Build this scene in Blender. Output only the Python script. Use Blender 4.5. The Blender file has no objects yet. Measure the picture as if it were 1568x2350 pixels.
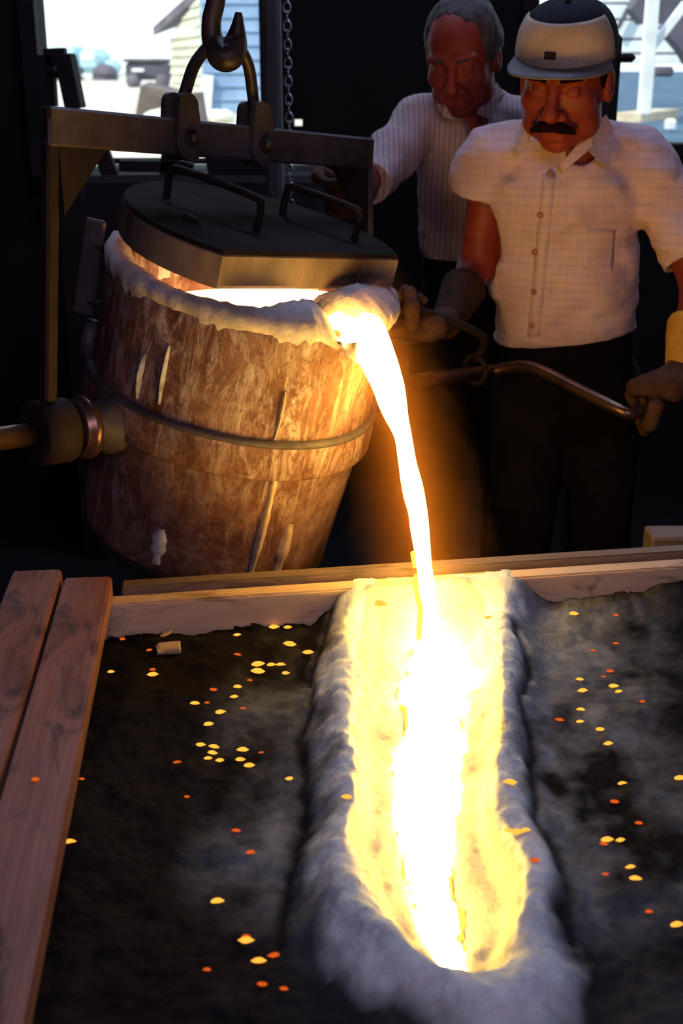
import bpy, bmesh, math, random
import numpy as np
from mathutils import Vector, Matrix
from mathutils.bvhtree import BVHTree
random.seed(7); RNG = np.random.default_rng(7)
scene = bpy.context.scene; COL = scene.collection
PI = math.pi
# ------------------------------------------------------------------ camera
PITCH = math.radians(20.1); CAMZ = 1.58; FPX = 2800.0
cd = bpy.data.cameras.new('camera'); cam = bpy.data.objects.new('camera', cd); COL.objects.link(cam)
cam.location = (0, 0, CAMZ); cam.rotation_euler = (PI/2 - PITCH, 0, 0)
cd.sensor_fit = 'VERTICAL'; cd.sensor_height = 36.0; cd.lens = FPX*36.0/2350.0
cd.clip_start = .05; cd.clip_end = 500
cd.dof.use_dof = True; cd.dof.focus_distance = 1.95; cd.dof.aperture_fstop = 5.6
scene.camera = cam
# ------------------------------------------------------------------ world, sun, added fill lamps, exposure
w = bpy.data.worlds.new('world'); scene.world = w; w.use_nodes = True
nt = w.node_tree; bg = nt.nodes['Background']
tc = nt.nodes.new('ShaderNodeTexCoord'); sp = nt.nodes.new('ShaderNodeSeparateXYZ')
mr = nt.nodes.new('ShaderNodeMapRange'); mr.inputs['From Min'].default_value = 0.0; mr.inputs['From Max'].default_value = .5
mx = nt.nodes.new('ShaderNodeMix'); mx.data_type = 'RGBA'
mx.inputs['A'].default_value = (.86, .97, 1, 1); mx.inputs['B'].default_value = (.55, .75, 1, 1)
nt.links.new(tc.outputs['Generated'], sp.inputs[0]); nt.links.new(sp.outputs['Z'], mr.inputs[0])
nt.links.new(mr.outputs[0], mx.inputs['Factor']); nt.links.new(mx.outputs['Result'], bg.inputs[0])
bg.inputs[1].default_value = 1.7
def light(name, typ, loc, target, energy, color, size=1, size_y=None):
    l = bpy.data.lights.new(name, typ); o = bpy.data.objects.new(name, l); COL.objects.link(o)
    o.location = loc; d = Vector(target) - Vector(loc)
    o.rotation_euler = d.to_track_quat('-Z', 'Y').to_euler()
    l.energy = energy; l.color = color
    if typ == 'AREA':
        l.shape = 'RECTANGLE'; l.size = size; l.size_y = size_y or size
    elif typ == 'SUN': l.angle = math.radians(1)
    return o
light('sun', 'SUN', (-20, 4, 30), (0, 22, 0), 4.0, (1, .93, .78))
# added area lamps: unseen lavender fill behind the camera, unseen blue fill overhead
light('front_fill', 'AREA', (.5, -2.3, 2.4), (0, 2.3, 1.1), 54, (.92, .76, 1), 1.6, 2.0)
light('overhead_fill', 'AREA', (.2, 3.3, 3.6), (.12, 1.25, .7), 46, (.56, .70, 1), 1.6, .8)
METAL = 54.0          # radiance of the molten iron
HAZE = 1.35  # density of the haze added for the glow round the stream
scene.view_settings.view_transform = 'Standard'; scene.view_settings.look = 'None'
scene.view_settings.exposure = 0; scene.view_settings.gamma = 1
scene.view_settings.use_curve_mapping = False
# ------------------------------------------------------------------ geometry helpers
def U(px, py, D):
    """pixel of the photograph + horizontal distance -> world point"""
    u = (1175-py)/FPX; v = (px-784)/FPX
    dy = math.cos(PITCH)+u*math.sin(PITCH); dz = -math.sin(PITCH)+u*math.cos(PITCH); t = D/dy
    return np.array([v*t, D, CAMZ+dz*t])
def Uz(px, py, z):
    u = (1175-py)/FPX; v = (px-784)/FPX
    dy = math.cos(PITCH)+u*math.sin(PITCH); dz = -math.sin(PITCH)+u*math.cos(PITCH); t = (z-CAMZ)/dz
    return np.array([v*t, dy*t, z])
def empty(name, loc=(0, 0, 0), label=None, cat=None, group=None):
    o = bpy.data.objects.new(name, None); COL.objects.link(o); o.location = loc
    if label: o['label'] = label
    if cat: o['category'] = cat
    if group: o['group'] = group
    return o
def tag(o, label=None, cat=None, group=None, kind=None):
    for k, v in (('label', label), ('category', cat), ('group', group), ('kind', kind)):
        if v: o[k] = v
    return o
def link(name, me, mat=None, parent=None, smooth=True):
    o = bpy.data.objects.new(name, me); COL.objects.link(o)
    if mat is not None and not me.materials: me.materials.append(mat)
    if smooth and len(me.polygons):
        me.polygons.foreach_set('use_smooth', [True]*len(me.polygons))
    if parent is not None:
        o.parent = parent
        if parent.type == 'EMPTY' or parent.matrix_basis != Matrix.Identity(4):
            bpy_parent_fix.append((o, parent))
    return o
bpy_parent_fix = []     # children are modelled in world space; fixed once at the end unless local=True
def mesh(name, verts, faces, mat=None, parent=None, smooth=True, local=False):
    me = bpy.data.meshes.new(name); me.from_pydata([tuple(map(float, v)) for v in verts], [], faces); me.update()
    bm = bmesh.new(); bm.from_mesh(me); bmesh.ops.recalc_face_normals(bm, faces=bm.faces); bm.to_mesh(me); bm.free()
    o = link(name, me, mat, parent, smooth)
    if local and bpy_parent_fix and bpy_parent_fix[-1][0] is o: bpy_parent_fix.pop()
    return o
def np_mesh(name, V, Q, mat=None, parent=None, smooth=True):
    me = bpy.data.meshes.new(name); n = len(V); m = len(Q)
    me.vertices.add(n); me.vertices.foreach_set('co', np.asarray(V, np.float32).ravel())
    me.loops.add(m*4); me.loops.foreach_set('vertex_index', np.asarray(Q, np.int32).ravel())
    me.polygons.add(m); me.polygons.foreach_set('loop_start', np.arange(m, dtype=np.int32)*4)
    me.polygons.foreach_set('loop_total', np.full(m, 4, np.int32))
    me.update(calc_edges=True); me.validate()
    return link(name, me, mat, parent, smooth)
def box(name, c, size, mat, parent=None, axes=None, bevel=.004, local=False, seg=1, warp=0):
    """box with bevelled edges; axes = 3 unit vectors (columns)"""
    bm = bmesh.new(); bmesh.ops.create_cube(bm, size=1)
    bmesh.ops.scale(bm, vec=size, verts=bm.verts)
    if bevel: bmesh.ops.bevel(bm, geom=bm.edges[:], offset=min(bevel, min(size)*.4), segments=seg, affect='EDGES', profile=.5)
    M = Matrix.Identity(3) if axes is None else Matrix([list(map(float, r)) for r in np.array(axes).T])
    if axes is not None: M = Matrix(np.array(axes).T.tolist())
    for v in bm.verts:
        v.co = M @ v.co + Vector(map(float, c))
        if warp: v.co += Vector((random.uniform(-warp, warp), random.uniform(-warp, warp), random.uniform(-warp, warp)))
    me = bpy.data.meshes.new(name); bmesh.ops.recalc_face_normals(bm, faces=bm.faces); bm.to_mesh(me); bm.free()
    o = link(name, me, mat, parent, smooth=False)
    if local and bpy_parent_fix and bpy_parent_fix[-1][0] is o: bpy_parent_fix.pop()
    return o
def unit(v): v = np.array(v, float); return v/np.linalg.norm(v)
def frame_of(x, up=(0, 0, 1)):
    x = unit(x); y = np.cross(up, x)
    if np.linalg.norm(y) < 1e-6: y = np.cross((0, 1, 0), x)
    y = unit(y); return np.array([x, y, np.cross(x, y)])
def beam(name, a, b, wy, wz, mat, parent=None, up=(0, 0, 1), bevel=.003, **k):
    a = np.array(a, float); b = np.array(b, float)
    return box(name, (a+b)/2, (np.linalg.norm(b-a), wy, wz), mat, parent, frame_of(b-a, up), bevel, **k)
def tube(name, pts, rad, mat, parent=None, n=12, local=False, cap=True, closed=False):
    pts = [np.array(p, float) for p in pts]; m = len(pts)
    rads = rad if hasattr(rad, '__len__') else [rad]*m
    V = []; F = []; prev = None
    for i, p in enumerate(pts):
        if closed: t = pts[(i+1) % m]-pts[i-1]
        else: t = pts[min(i+1, m-1)]-pts[max(i-1, 0)]
        t = unit(t)
        if prev is None:
            prev = unit(np.cross(t, (0.3, .2, 1) if abs(t[2]) < .9 else (1, 0, 0)))
        u = unit(prev-t*(prev@t)); prev = u; v = np.cross(t, u)
        for k in range(n):
            a = 2*PI*k/n; V.append(p+rads[i]*(math.cos(a)*u+math.sin(a)*v))
    for i in range(m if closed else m-1):
        j = (i+1) % m
        for k in range(n): F.append((i*n+k, i*n+(k+1) % n, j*n+(k+1) % n, j*n+k))
    if cap and not closed: F.append(tuple(range(n))[::-1]); F.append(tuple((m-1)*n+k for k in range(n)))
    return mesh(name, V, F, mat, parent, local=local)
def lathe(name, prof, mat, parent=None, n=64, axis=None, local=False, noise_f=None, a0=0, a1=2*PI, close=False):
    """prof = [(r,h)...]; axis = (centre, 3x3 rows x,y,z)"""
    full = abs(a1-a0-2*PI) < 1e-6; cnt = n if full else n+1
    V = []; F = []; m = len(prof)
    for i in range(cnt):
        a = a0+(a1-a0)*i/n
        for r, h in prof:
            p = np.array([r*math.cos(a), r*math.sin(a), h])
            if noise_f: p = noise_f(p, a)
            V.append(p)
    V = np.array(V)
    if axis is not None: V = axis[0]+V@np.array(axis[1])
    for i in range(n):
        j = (i+1) % cnt
        for k in range(m if close else m-1):
            k2 = (k+1) % m
            F.append((i*m+k, j*m+k, j*m+k2, i*m+k2))
    return mesh(name, V, F, mat, parent, local=local)
def smooth_path(pts, n=8):
    pts = [np.array(p, float) for p in pts]; out = []
    P = [pts[0]]+pts+[pts[-1]]
    for i in range(1, len(P)-2):
        for k in range(n):
            t = k/n; a, b, c, d = P[i-1], P[i], P[i+1], P[i+2]
            out.append(.5*((2*b)+(-a+c)*t+(2*a-5*b+4*c-d)*t*t+(-a+3*b-3*c+d)*t**3))
    out.append(pts[-1]); return out
# value noise on arrays
_L = RNG.random((64, 64, 64)).astype(np.float32)
def vnoise(X, Y, Z):
    xi = np.floor(X).astype(int); yi = np.floor(Y).astype(int); zi = np.floor(Z).astype(int)
    fx = X-xi; fy = Y-yi; fz = Z-zi
    fx = fx*fx*(3-2*fx); fy = fy*fy*(3-2*fy); fz = fz*fz*(3-2*fz)
    g = lambda a, b, c: _L[(xi+a) & 63, (yi+b) & 63, (zi+c) & 63]
    return ((g(0,0,0)*(1-fx)+g(1,0,0)*fx)*(1-fy)+(g(0,1,0)*(1-fx)+g(1,1,0)*fx)*fy)*(1-fz) + \
           ((g(0,0,1)*(1-fx)+g(1,0,1)*fx)*(1-fy)+(g(0,1,1)*(1-fx)+g(1,1,1)*fx)*fy)*fz - .5
def fbm(X, Y, Z, o=4):
    s = 0; a = 1
    for k in range(o): s = s+a*vnoise(X*2**k+17*k, Y*2**k+5*k, Z*2**k+9*k); a *= .5
    return s
# signed distance volume + surface nets: continuous bodies, clothes, gloves
class Vol:
    def __init__(s, lo, hi, h):
        s.lo = np.array(lo, float); s.h = h; s.n = np.ceil((np.array(hi)-s.lo)/h).astype(int)+1
        s.D = np.full(s.n, .5, np.float32)
    def sub(s, lo, hi, pad):
        a = np.clip(np.floor((np.array(lo)-pad-s.lo)/s.h).astype(int), 0, s.n); b = np.clip(np.ceil((np.array(hi)+pad-s.lo)/s.h).astype(int)+1, 0, s.n)
        sl = tuple(slice(x, y) for x, y in zip(a, b))
        g = [s.lo[i]+s.h*np.arange(a[i], b[i]) for i in range(3)]
        X, Y, Z = np.meshgrid(*g, indexing='ij', sparse=True)
        return sl, X, Y, Z
    def comb(s, sl, d, k, mode):
        if d.size == 0: return
        d = d.astype(np.float32); c = s.D[sl]
        if mode == 'add':
            h = np.maximum(k-np.abs(c-d), 0)/k; s.D[sl] = np.minimum(c, d)-h*h*k*.25
        elif mode == 'cut':
            d = -d; h = np.maximum(k-np.abs(c-d), 0)/k; s.D[sl] = np.maximum(c, d)+h*h*k*.25
    def cap(s, a, b, ra, rb=None, k=.02, mode='add', sq=None):
        """tapered capsule; sq=(dir, factor) flattens it along dir"""
        a = np.array(a, float); b = np.array(b, float); rb = ra if rb is None else rb
        R = max(ra, rb); sl, X, Y, Z = s.sub(np.minimum(a, b)-R, np.maximum(a, b)+R, k+.03)
        ab = b-a; L = max(ab@ab, 1e-9)
        x = X-a[0]; y = Y-a[1]; z = Z-a[2]
        t = np.clip((x*ab[0]+y*ab[1]+z*ab[2])/L, 0, 1)
        dx = x-t*ab[0]; dy = y-t*ab[1]; dz = z-t*ab[2]
        q = dx*dx+dy*dy+dz*dz
        if sq: e = unit(sq[0]); pr = dx*e[0]+dy*e[1]+dz*e[2]; q = q+pr*pr*(1/sq[1]**2-1)
        d = np.sqrt(q)-(ra+(rb-ra)*t)
        if sq: d = d*(.5+.5*sq[1])
        s.comb(sl, d, k, mode)
    def ell(s, c, r, M=None, k=.02, mode='add'):
        """ellipsoid, rows of M its axes"""
        c = np.array(c, float); R = max(r); sl, X, Y, Z = s.sub(c-R, c+R, k+.03)
        M = np.eye(3) if M is None else M
        x = X-c[0]; y = Y-c[1]; z = Z-c[2]
        q = sum(((M[i][0]*x+M[i][1]*y+M[i][2]*z)/r[i])**2 for i in range(3)); q2 = sum(((M[i][0]*x+M[i][1]*y+M[i][2]*z)/r[i]**2)**2 for i in range(3))
        k0 = np.sqrt(q); d = k0*(k0-1)/np.maximum(np.sqrt(q2), 1e-6)
        s.comb(sl, d, k, mode)
    def field(s, f):
        sl, X, Y, Z = s.sub(s.lo, s.lo+s.h*(s.n-1), 0); m = np.abs(s.D) < .05
        I = np.nonzero(m); P = [s.lo[i]+s.h*I[i] for i in range(3)]
        s.D[m] += f(*P).astype(np.float32)
    def plane(s, p, nrm):   # keep the side the normal points away from
        sl, X, Y, Z = s.sub(s.lo, s.lo+s.h*(s.n-1), 0); nrm = unit(nrm)
        s.D = np.maximum(s.D, ((X-p[0])*nrm[0]+(Y-p[1])*nrm[1]+(Z-p[2])*nrm[2]).astype(np.float32))
    def mesh(s, name, mat, parent=None):
        D = s.D; D[0] = D[-1] = .1; D[:, 0] = D[:, -1] = .1; D[:, :, 0] = D[:, :, -1] = .1
        nx, ny, nz = D.shape; neg = D < 0
        cnt = np.zeros((nx-1, ny-1, nz-1), np.int8)
        for i in (0, 1):
            for j in (0, 1):
                for k in (0, 1): cnt += neg[i:nx-1+i, j:ny-1+j, k:nz-1+k]
        act = (cnt > 0) & (cnt < 8); C = np.argwhere(act); idx = np.full(act.shape, -1, np.int32); idx[act] = np.arange(len(C))
        acc = np.zeros((len(C), 3)); num = np.zeros(len(C))
        cor = [(i, j, k) for i in (0, 1) for j in (0, 1) for k in (0, 1)]
        val = {c: D[C[:, 0]+c[0], C[:, 1]+c[1], C[:, 2]+c[2]].astype(float) for c in cor}
        for a in cor:
            for ax in range(3):
                if a[ax] == 0:
                    b = list(a); b[ax] = 1; b = tuple(b); va = val[a]; vb = val[b]; m = (va < 0) != (vb < 0)
                    t = np.where(m, va/np.where(va == vb, 1, va-vb), 0)
                    for c in range(3): acc[:, c] += np.where(m, a[c]+(t if c == ax else 0), 0)
                    num += m
        V = s.lo+s.h*(C+acc/num[:, None]); Q = []
        for ax in range(3):
            a = [slice(1, -1)]*3; n0 = neg
            s0 = [slice(1, -1)]*3; s1 = [slice(1, -1)]*3; s0[ax] = slice(0, -1); s1[ax] = slice(1, None)
            A = neg[tuple(s0)]; B = neg[tuple(s1)]; E = np.argwhere(A != B); sgn = A[tuple(E.T)]
            E = E.copy(); o1, o2 = [(1, 2), (2, 0), (0, 1)][ax]
            E[:, o1] += 1; E[:, o2] += 1
            def cell(d1, d2):
                e = E.copy(); e[:, o1] -= d1; e[:, o2] -= d2; return idx[e[:, 0], e[:, 1], e[:, 2]]
            q = np.stack([cell(1, 1), cell(0, 1), cell(0, 0), cell(1, 0)], 1)
            q[~sgn] = q[~sgn][:, ::-1]; Q.append(q)
        Q = np.concatenate(Q); Q = Q[(Q >= 0).all(1)]
        return np_mesh(name, V, Q, mat, parent)
# ------------------------------------------------------------------ materials
def new_mat(name):
    m = bpy.data.materials.new(name); m.use_nodes = True; nt = m.node_tree
    b = nt.nodes['Principled BSDF']; return m, nt, b
def ramp(nt, stops):
    r = nt.nodes.new('ShaderNodeValToRGB'); e = r.color_ramp.elements
    while len(e) < len(stops): e.new(.5)
    for x, (p, c) in zip(e, stops): x.position = p; x.color = tuple(c)+(1,) if len(c) == 3 else c
    return r
def coords(nt, scale=(1, 1, 1), rot=(0, 0, 0), kind='Object'):
    t = nt.nodes.new('ShaderNodeTexCoord'); m = nt.nodes.new('ShaderNodeMapping'); m.inputs['Scale'].default_value = scale; m.inputs['Rotation'].default_value = rot
    nt.links.new(t.outputs[kind], m.inputs[0]); return m.outputs[0]
def noise(nt, vec, scale, detail=6, rough=.6, dist=0):
    n = nt.nodes.new('ShaderNodeTexNoise'); n.inputs['Scale'].default_value = scale; n.inputs['Detail'].default_value = detail
    n.inputs['Roughness'].default_value = rough; n.inputs['Distortion'].default_value = dist
    nt.links.new(vec, n.inputs['Vector']); return n.outputs[0]
def bump(nt, b, h, strength=.3, dist=.01):
    n = nt.nodes.new('ShaderNodeBump'); n.inputs['Strength'].default_value = strength; n.inputs['Distance'].default_value = dist
    nt.links.new(h, n.inputs['Height']); nt.links.new(n.outputs[0], b.inputs['Normal'])
def math_n(nt, op, a, b=None, c=None):
    n = nt.nodes.new('ShaderNodeMath'); n.operation = op
    for i, v in enumerate((a, b, c)):
        if v is None: continue
        if isinstance(v, (int, float)): n.inputs[i].default_value = v
        else: nt.links.new(v, n.inputs[i])
    return n.outputs[0]
def mix_n(nt, f, a, b, blend='MIX'):
    n = nt.nodes.new('ShaderNodeMix'); n.data_type = 'RGBA'; n.blend_type = blend
    for k, v in (('Factor', f), ('A', a), ('B', b)):
        if isinstance(v, (int, float)): n.inputs[k].default_value = v
        elif isinstance(v, tuple): n.inputs[k].default_value = v+(1,) if len(v) == 3 else v
        else: nt.links.new(v, n.inputs[k])
    return n.outputs['Result']
def noisy(name, c1, c2, scale=8, rough=.7, metal=0, stretch=(1, 1, 1), bstr=.3, bscale=40, lo=.35, hi=.65, spec=.3, bdist=.004):
    m, nt, b = new_mat(name); v = coords(nt, stretch); n = noise(nt, v, scale)
    r = ramp(nt, [(lo, c1), (hi, c2)]); nt.links.new(n, r.inputs[0]); nt.links.new(r.outputs[0], b.inputs['Base Color'])
    b.inputs['Roughness'].default_value = rough; b.inputs['Metallic'].default_value = metal; b.inputs['Specular IOR Level'].default_value = spec
    if bstr: bump(nt, b, noise(nt, coords(nt, stretch), bscale), bstr, bdist)
    return m
def emis(name, c, s):
    m, nt, b = new_mat(name); e = nt.nodes.new('ShaderNodeEmission'); e.inputs[0].default_value = tuple(c)+(1,); e.inputs[1].default_value = s
    nt.links.new(e.outputs[0], nt.nodes['Material Output'].inputs[0]); return m
M = {}
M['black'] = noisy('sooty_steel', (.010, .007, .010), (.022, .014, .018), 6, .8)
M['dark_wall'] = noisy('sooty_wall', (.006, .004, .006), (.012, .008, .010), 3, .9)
M['iron'] = noisy('worn_iron', (.045, .034, .044), (.10, .078, .095), 14, .6, .3, bstr=.4)
M['iron_bare'] = noisy('polished_iron', (.12, .06, .05), (.22, .12, .10), 12, .32, .8, bstr=.15)
M['iron_dark'] = noisy('dark_iron', (.009, .003, .004), (.019, .007, .009), 14, .8, 0, bstr=.3)
M['hook'] = noisy('hook_iron', (.02, .016, .022), (.07, .05, .06), 12, .45, .5)
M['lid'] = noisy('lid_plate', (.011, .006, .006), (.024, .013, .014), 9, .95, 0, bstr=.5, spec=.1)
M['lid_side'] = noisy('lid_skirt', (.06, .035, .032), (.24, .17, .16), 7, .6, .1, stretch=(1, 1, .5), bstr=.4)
M['trousers'] = noisy('dark_cloth', (.006, .004, .005), (.011, .007, .008), 20, .95, spec=.1)
M['glove'] = noisy('leather_glove', (.05, .022, .016), (.10, .045, .03), 30, .85, spec=.15)
M['glove_dark'] = noisy('dark_glove', (.025, .012, .01), (.055, .025, .02), 30, .85, spec=.15)
M['cuff'] = noisy('yellow_cuff', (.45, .20, .03), (.6, .3, .05), 25, .85, spec=.1)
M['skin'] = noisy('flushed_skin', (.19, .022, .013), (.27, .038, .022), 25, .55, bstr=.15, bscale=120, spec=.35, bdist=.001)
M['skin2'] = noisy('back_man_skin', (.19, .022, .015), (.26, .035, .025), 25, .6, bstr=.15, bscale=120, bdist=.001)  # skin tone of the man behind, close to the other man's
M['hair'] = noisy('dark_hair', (.008, .002, .002), (.018, .005, .004), 90, .9, spec=.04, stretch=(1, 1, .2), bstr=.6, bscale=150)
M['grey_hair'] = noisy('grey_hair', (.03, .022, .028), (.075, .055, .068), 90, .7, stretch=(1, 1, .2), bstr=.6, bscale=150)
M['cap_dark'] = noisy('cap_mesh', (.012, .012, .022), (.022, .020, .034), 60, .9, bstr=.6, bscale=200, spec=.1)
M['cap_light'] = noisy('cap_front', (.46, .32, .25), (.60, .44, .36), 14, .9, bstr=.3, bscale=200, spec=.1)
M['cap_grey'] = noisy('cap_visor', (.13, .12, .14), (.2, .18, .2), 14, .9, spec=.1)
M['badge'] = noisy('badge', (.03, .015, .01), (.05, .02, .015), 40, .8)
M['button'] = noisy('button', (.30, .13, .07), (.38, .17, .1), 20, .5, bstr=0)
M['cream'] = noisy('cream_board', (.55, .45, .30), (.72, .62, .45), 5, .7, stretch=(.3, 3, 3))
M['chip'] = noisy('pale_chip', (.42, .27, .19), (.6, .42, .32), 20, .8)
M['white_paint'] = noisy('white_paint', (.62, .68, .70), (.8, .84, .85), 6, .7)
M['blue_paint'] = noisy('pale_blue_paint', (.35, .55, .62), (.5, .7, .75), 4, .6)
M['sidingY'] = noisy('sunny_siding', (.45, .45, .36), (.62, .62, .48), 3, .8)  # shed side wall, warm sunlight put into the colour
M['sidingB'] = noisy('shaded_siding', (.16, .26, .42), (.26, .38, .55), 3, .8)  # same clapboards on the turned-away face, blue shade put into the colour
M['roof'] = noisy('roofing', (.09, .08, .10), (.16, .14, .17), 3, .8)
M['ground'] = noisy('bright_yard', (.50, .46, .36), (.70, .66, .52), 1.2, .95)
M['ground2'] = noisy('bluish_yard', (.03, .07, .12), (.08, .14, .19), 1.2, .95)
M['log'] = noisy('grey_timber', (.10, .08, .07), (.22, .18, .16), 3, .9)
M['rubble'] = noisy('white_rubble', (.6, .55, .42), (.8, .78, .66), 6, .9)
M['grey_panel'] = noisy('grey_panel', (.05, .055, .075), (.09, .095, .12), 4, .6)
M['steel_grey'] = noisy('painted_steel', (.06, .06, .08), (.12, .11, .14), 3, .7)
def cloth(name, c1, c2, line, mode):
    m, nt, b = new_mat(name); v = coords(nt)
    n = noise(nt, v, 9, 5, .6); base = ramp(nt, [(.3, c1), (.7, c2)]); nt.links.new(n, base.inputs[0])
    def wave(direction, scale, dist):
        x = nt.nodes.new('ShaderNodeTexWave'); x.bands_direction = direction; x.inputs['Scale'].default_value = scale
        x.inputs['Distortion'].default_value = dist; x.inputs['Detail'].default_value = 1; x.inputs['Detail Scale'].default_value = .5
        nt.links.new(v, x.inputs['Vector']); r = ramp(nt, [(.72, (0, 0, 0)), (.95, (1, 1, 1))]); nt.links.new(x.outputs[1], r.inputs[0]); return r.outputs[0]
    c = base.outputs[0]
    if mode == 'plaid':
        c = mix_n(nt, math_n(nt, 'MULTIPLY', wave('Z', 17, 1.6), .20), c, line); c = mix_n(nt, math_n(nt, 'MULTIPLY', wave('X', 19, 1.6), .10), c, line)
    else: c = mix_n(nt, math_n(nt, 'MULTIPLY', wave('X', 24, 1.5), .6), c, line)
    nt.links.new(c, b.inputs['Base Color']); b.inputs['Roughness'].default_value = .95; b.inputs['Specular IOR Level'].default_value = .1
    bump(nt, b, noise(nt, v, 45, 3, .5), .35, .006); return m
M['shirt'] = cloth('plaid_shirt', (.50, .325, .36), (.70, .475, .52), (.30, .20, .31), 'plaid')
M['shirt2'] = cloth('striped_shirt', (.36, .25, .28), (.52, .37, .41), (.20, .12, .14), 'stripe')
M['undershirt'] = noisy('undershirt', (.66, .60, .60), (.76, .7, .7), 10, .95)
def wood(name, c1, c2, dark, ang=0, gloss=.45):
    m, nt, b = new_mat(name); v = coords(nt, (1.2, 14, 14), (0, 0, ang))
    g = noise(nt, v, 5, 6, .65, .4); r = ramp(nt, [(.3, c1), (.7, c2)]); nt.links.new(g, r.inputs[0])
    w2 = nt.nodes.new('ShaderNodeTexWave'); w2.bands_direction = 'Y'; w2.inputs['Scale'].default_value = 3.2; w2.inputs['Distortion'].default_value = 5; w2.inputs['Detail'].default_value = 3
    nt.links.new(coords(nt, (1, 12, 12), (0, 0, ang)), w2.inputs['Vector'])
    c = mix_n(nt, math_n(nt, 'MULTIPLY', w2.outputs[1], .18), r.outputs[0], dark)
    st = noise(nt, coords(nt, (3, 9, 9), (0, 0, ang)), 2.2, 4, .6, 1.2); sr = ramp(nt, [(.53, (0, 0, 0)), (.66, (1, 1, 1))]); nt.links.new(st, sr.inputs[0])
    c = mix_n(nt, math_n(nt, 'MULTIPLY', sr.outputs[0], .75), c, tuple(x*.35 for x in dark))
    nt.links.new(c, b.inputs['Base Color']); b.inputs['Roughness'].default_value = gloss; b.inputs['Specular IOR Level'].default_value = .4
    bump(nt, b, g, .25, .003); return m
M['plank'] = wood('reddish_plank', (.28, .095, .075), (.44, .19, .145), (.11, .045, .04), 0)
M['board'] = wood('pale_board', (.62, .40, .27), (.80, .56, .40), (.48, .29, .18), 0, .6)
M['board2'] = wood('brown_batten', (.15, .095, .075), (.22, .15, .12), (.09, .05, .04), 0, .6)
# molten metal
M['metal'] = emis('molten_iron', (1, .58, .085), METAL)
M['bath'] = emis('iron_bath', (1, .55, .18), 8)
M['metal_edge'] = emis('molten_iron_edge', (1, .60, .08), 1.7)
M['ember_hot'] = emis('ember_hot', (1, .42, .045), 1.5)
M['ember_dim'] = emis('ember_dim', (1, .14, .015), .75)
# ------------------------------------------------------------------ the shop (setting)
def struct(name, c, size, mat, **k): return tag(box(name, c, size, mat, bevel=0, **k), kind='structure')
BY = 4.7
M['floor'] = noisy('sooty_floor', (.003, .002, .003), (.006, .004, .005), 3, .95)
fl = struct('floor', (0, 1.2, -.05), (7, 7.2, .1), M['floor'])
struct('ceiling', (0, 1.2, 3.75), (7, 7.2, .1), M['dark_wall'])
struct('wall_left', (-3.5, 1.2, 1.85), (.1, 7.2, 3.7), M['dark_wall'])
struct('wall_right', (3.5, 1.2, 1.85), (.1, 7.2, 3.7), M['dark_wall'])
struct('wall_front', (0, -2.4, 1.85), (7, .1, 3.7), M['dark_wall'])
# back wall with three openings; x/z given at distance BY
def bx(px, py=200): return U(px, py, BY)[0]
def bz(py): return U(784, py, BY)[2]
holes = [(bx(95, 150), bx(598, 150), bz(405), 3.0), (bx(664, 415), bx(726, 415), bz(448), bz(374)), (bx(1234, 30), 3.0, bz(330), 3.0), (bx(674, 283), bx(694, 283), bz(292), bz(274))]
def back_wall():
    xs = sorted({-3.45, 3.45}|{h[0] for h in holes}|{h[1] for h in holes}); zs = sorted({0, 3.7}|{h[2] for h in holes}|{h[3] for h in holes})
    V = []; F = []
    for i in range(len(xs)-1):
        for j in range(len(zs)-1):
            cx = (xs[i]+xs[i+1])/2; cz = (zs[j]+zs[j+1])/2
            if any(h[0] < cx < h[1] and h[2] < cz < h[3] for h in holes): continue
            b = len(V)
            for y in (BY, BY+.12):
                V += [(xs[i], y, zs[j]), (xs[i+1], y, zs[j]), (xs[i+1], y, zs[j+1]), (xs[i], y, zs[j+1])]
            F += [(b, b+1, b+2, b+3), (b+7, b+6, b+5, b+4), (b, b+4, b+5, b+1), (b+1, b+5, b+6, b+2), (b+2, b+6, b+7, b+3), (b+3, b+7, b+4, b)]
    return tag(mesh('wall_back', V, F, M['dark_wall'], smooth=False), kind='structure')
back_wall()
# frames round the two large openings
for n, h in (('window_1', holes[0]), ('window_2', holes[2])):
    e = empty(n, ((h[0]+h[1])/2, BY, h[2])); e['kind'] = 'structure'
    beam('frame_post', (h[0]-.03, BY-.02, h[2]), (h[0]-.03, BY-.02, h[3]), .06, .05, M['black'], e)
    beam('frame_post', (h[1]+.03, BY-.02, h[2]), (h[1]+.03, BY-.02, h[3]), .06, .05, M['black'], e)
    beam('sill', (h[0], BY-.03, h[2]-.02), (h[1], BY-.03, h[2]-.02), .1, .05, M['black'], e)
GZ = 1.1    # the yard outside lies higher than the shop floor
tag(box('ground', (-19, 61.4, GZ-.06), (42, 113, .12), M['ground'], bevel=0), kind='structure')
tag(box('ground', (23, 61.4, GZ-.06), (42, 113, .12), M['ground2'], bevel=0), kind='structure')
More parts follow.
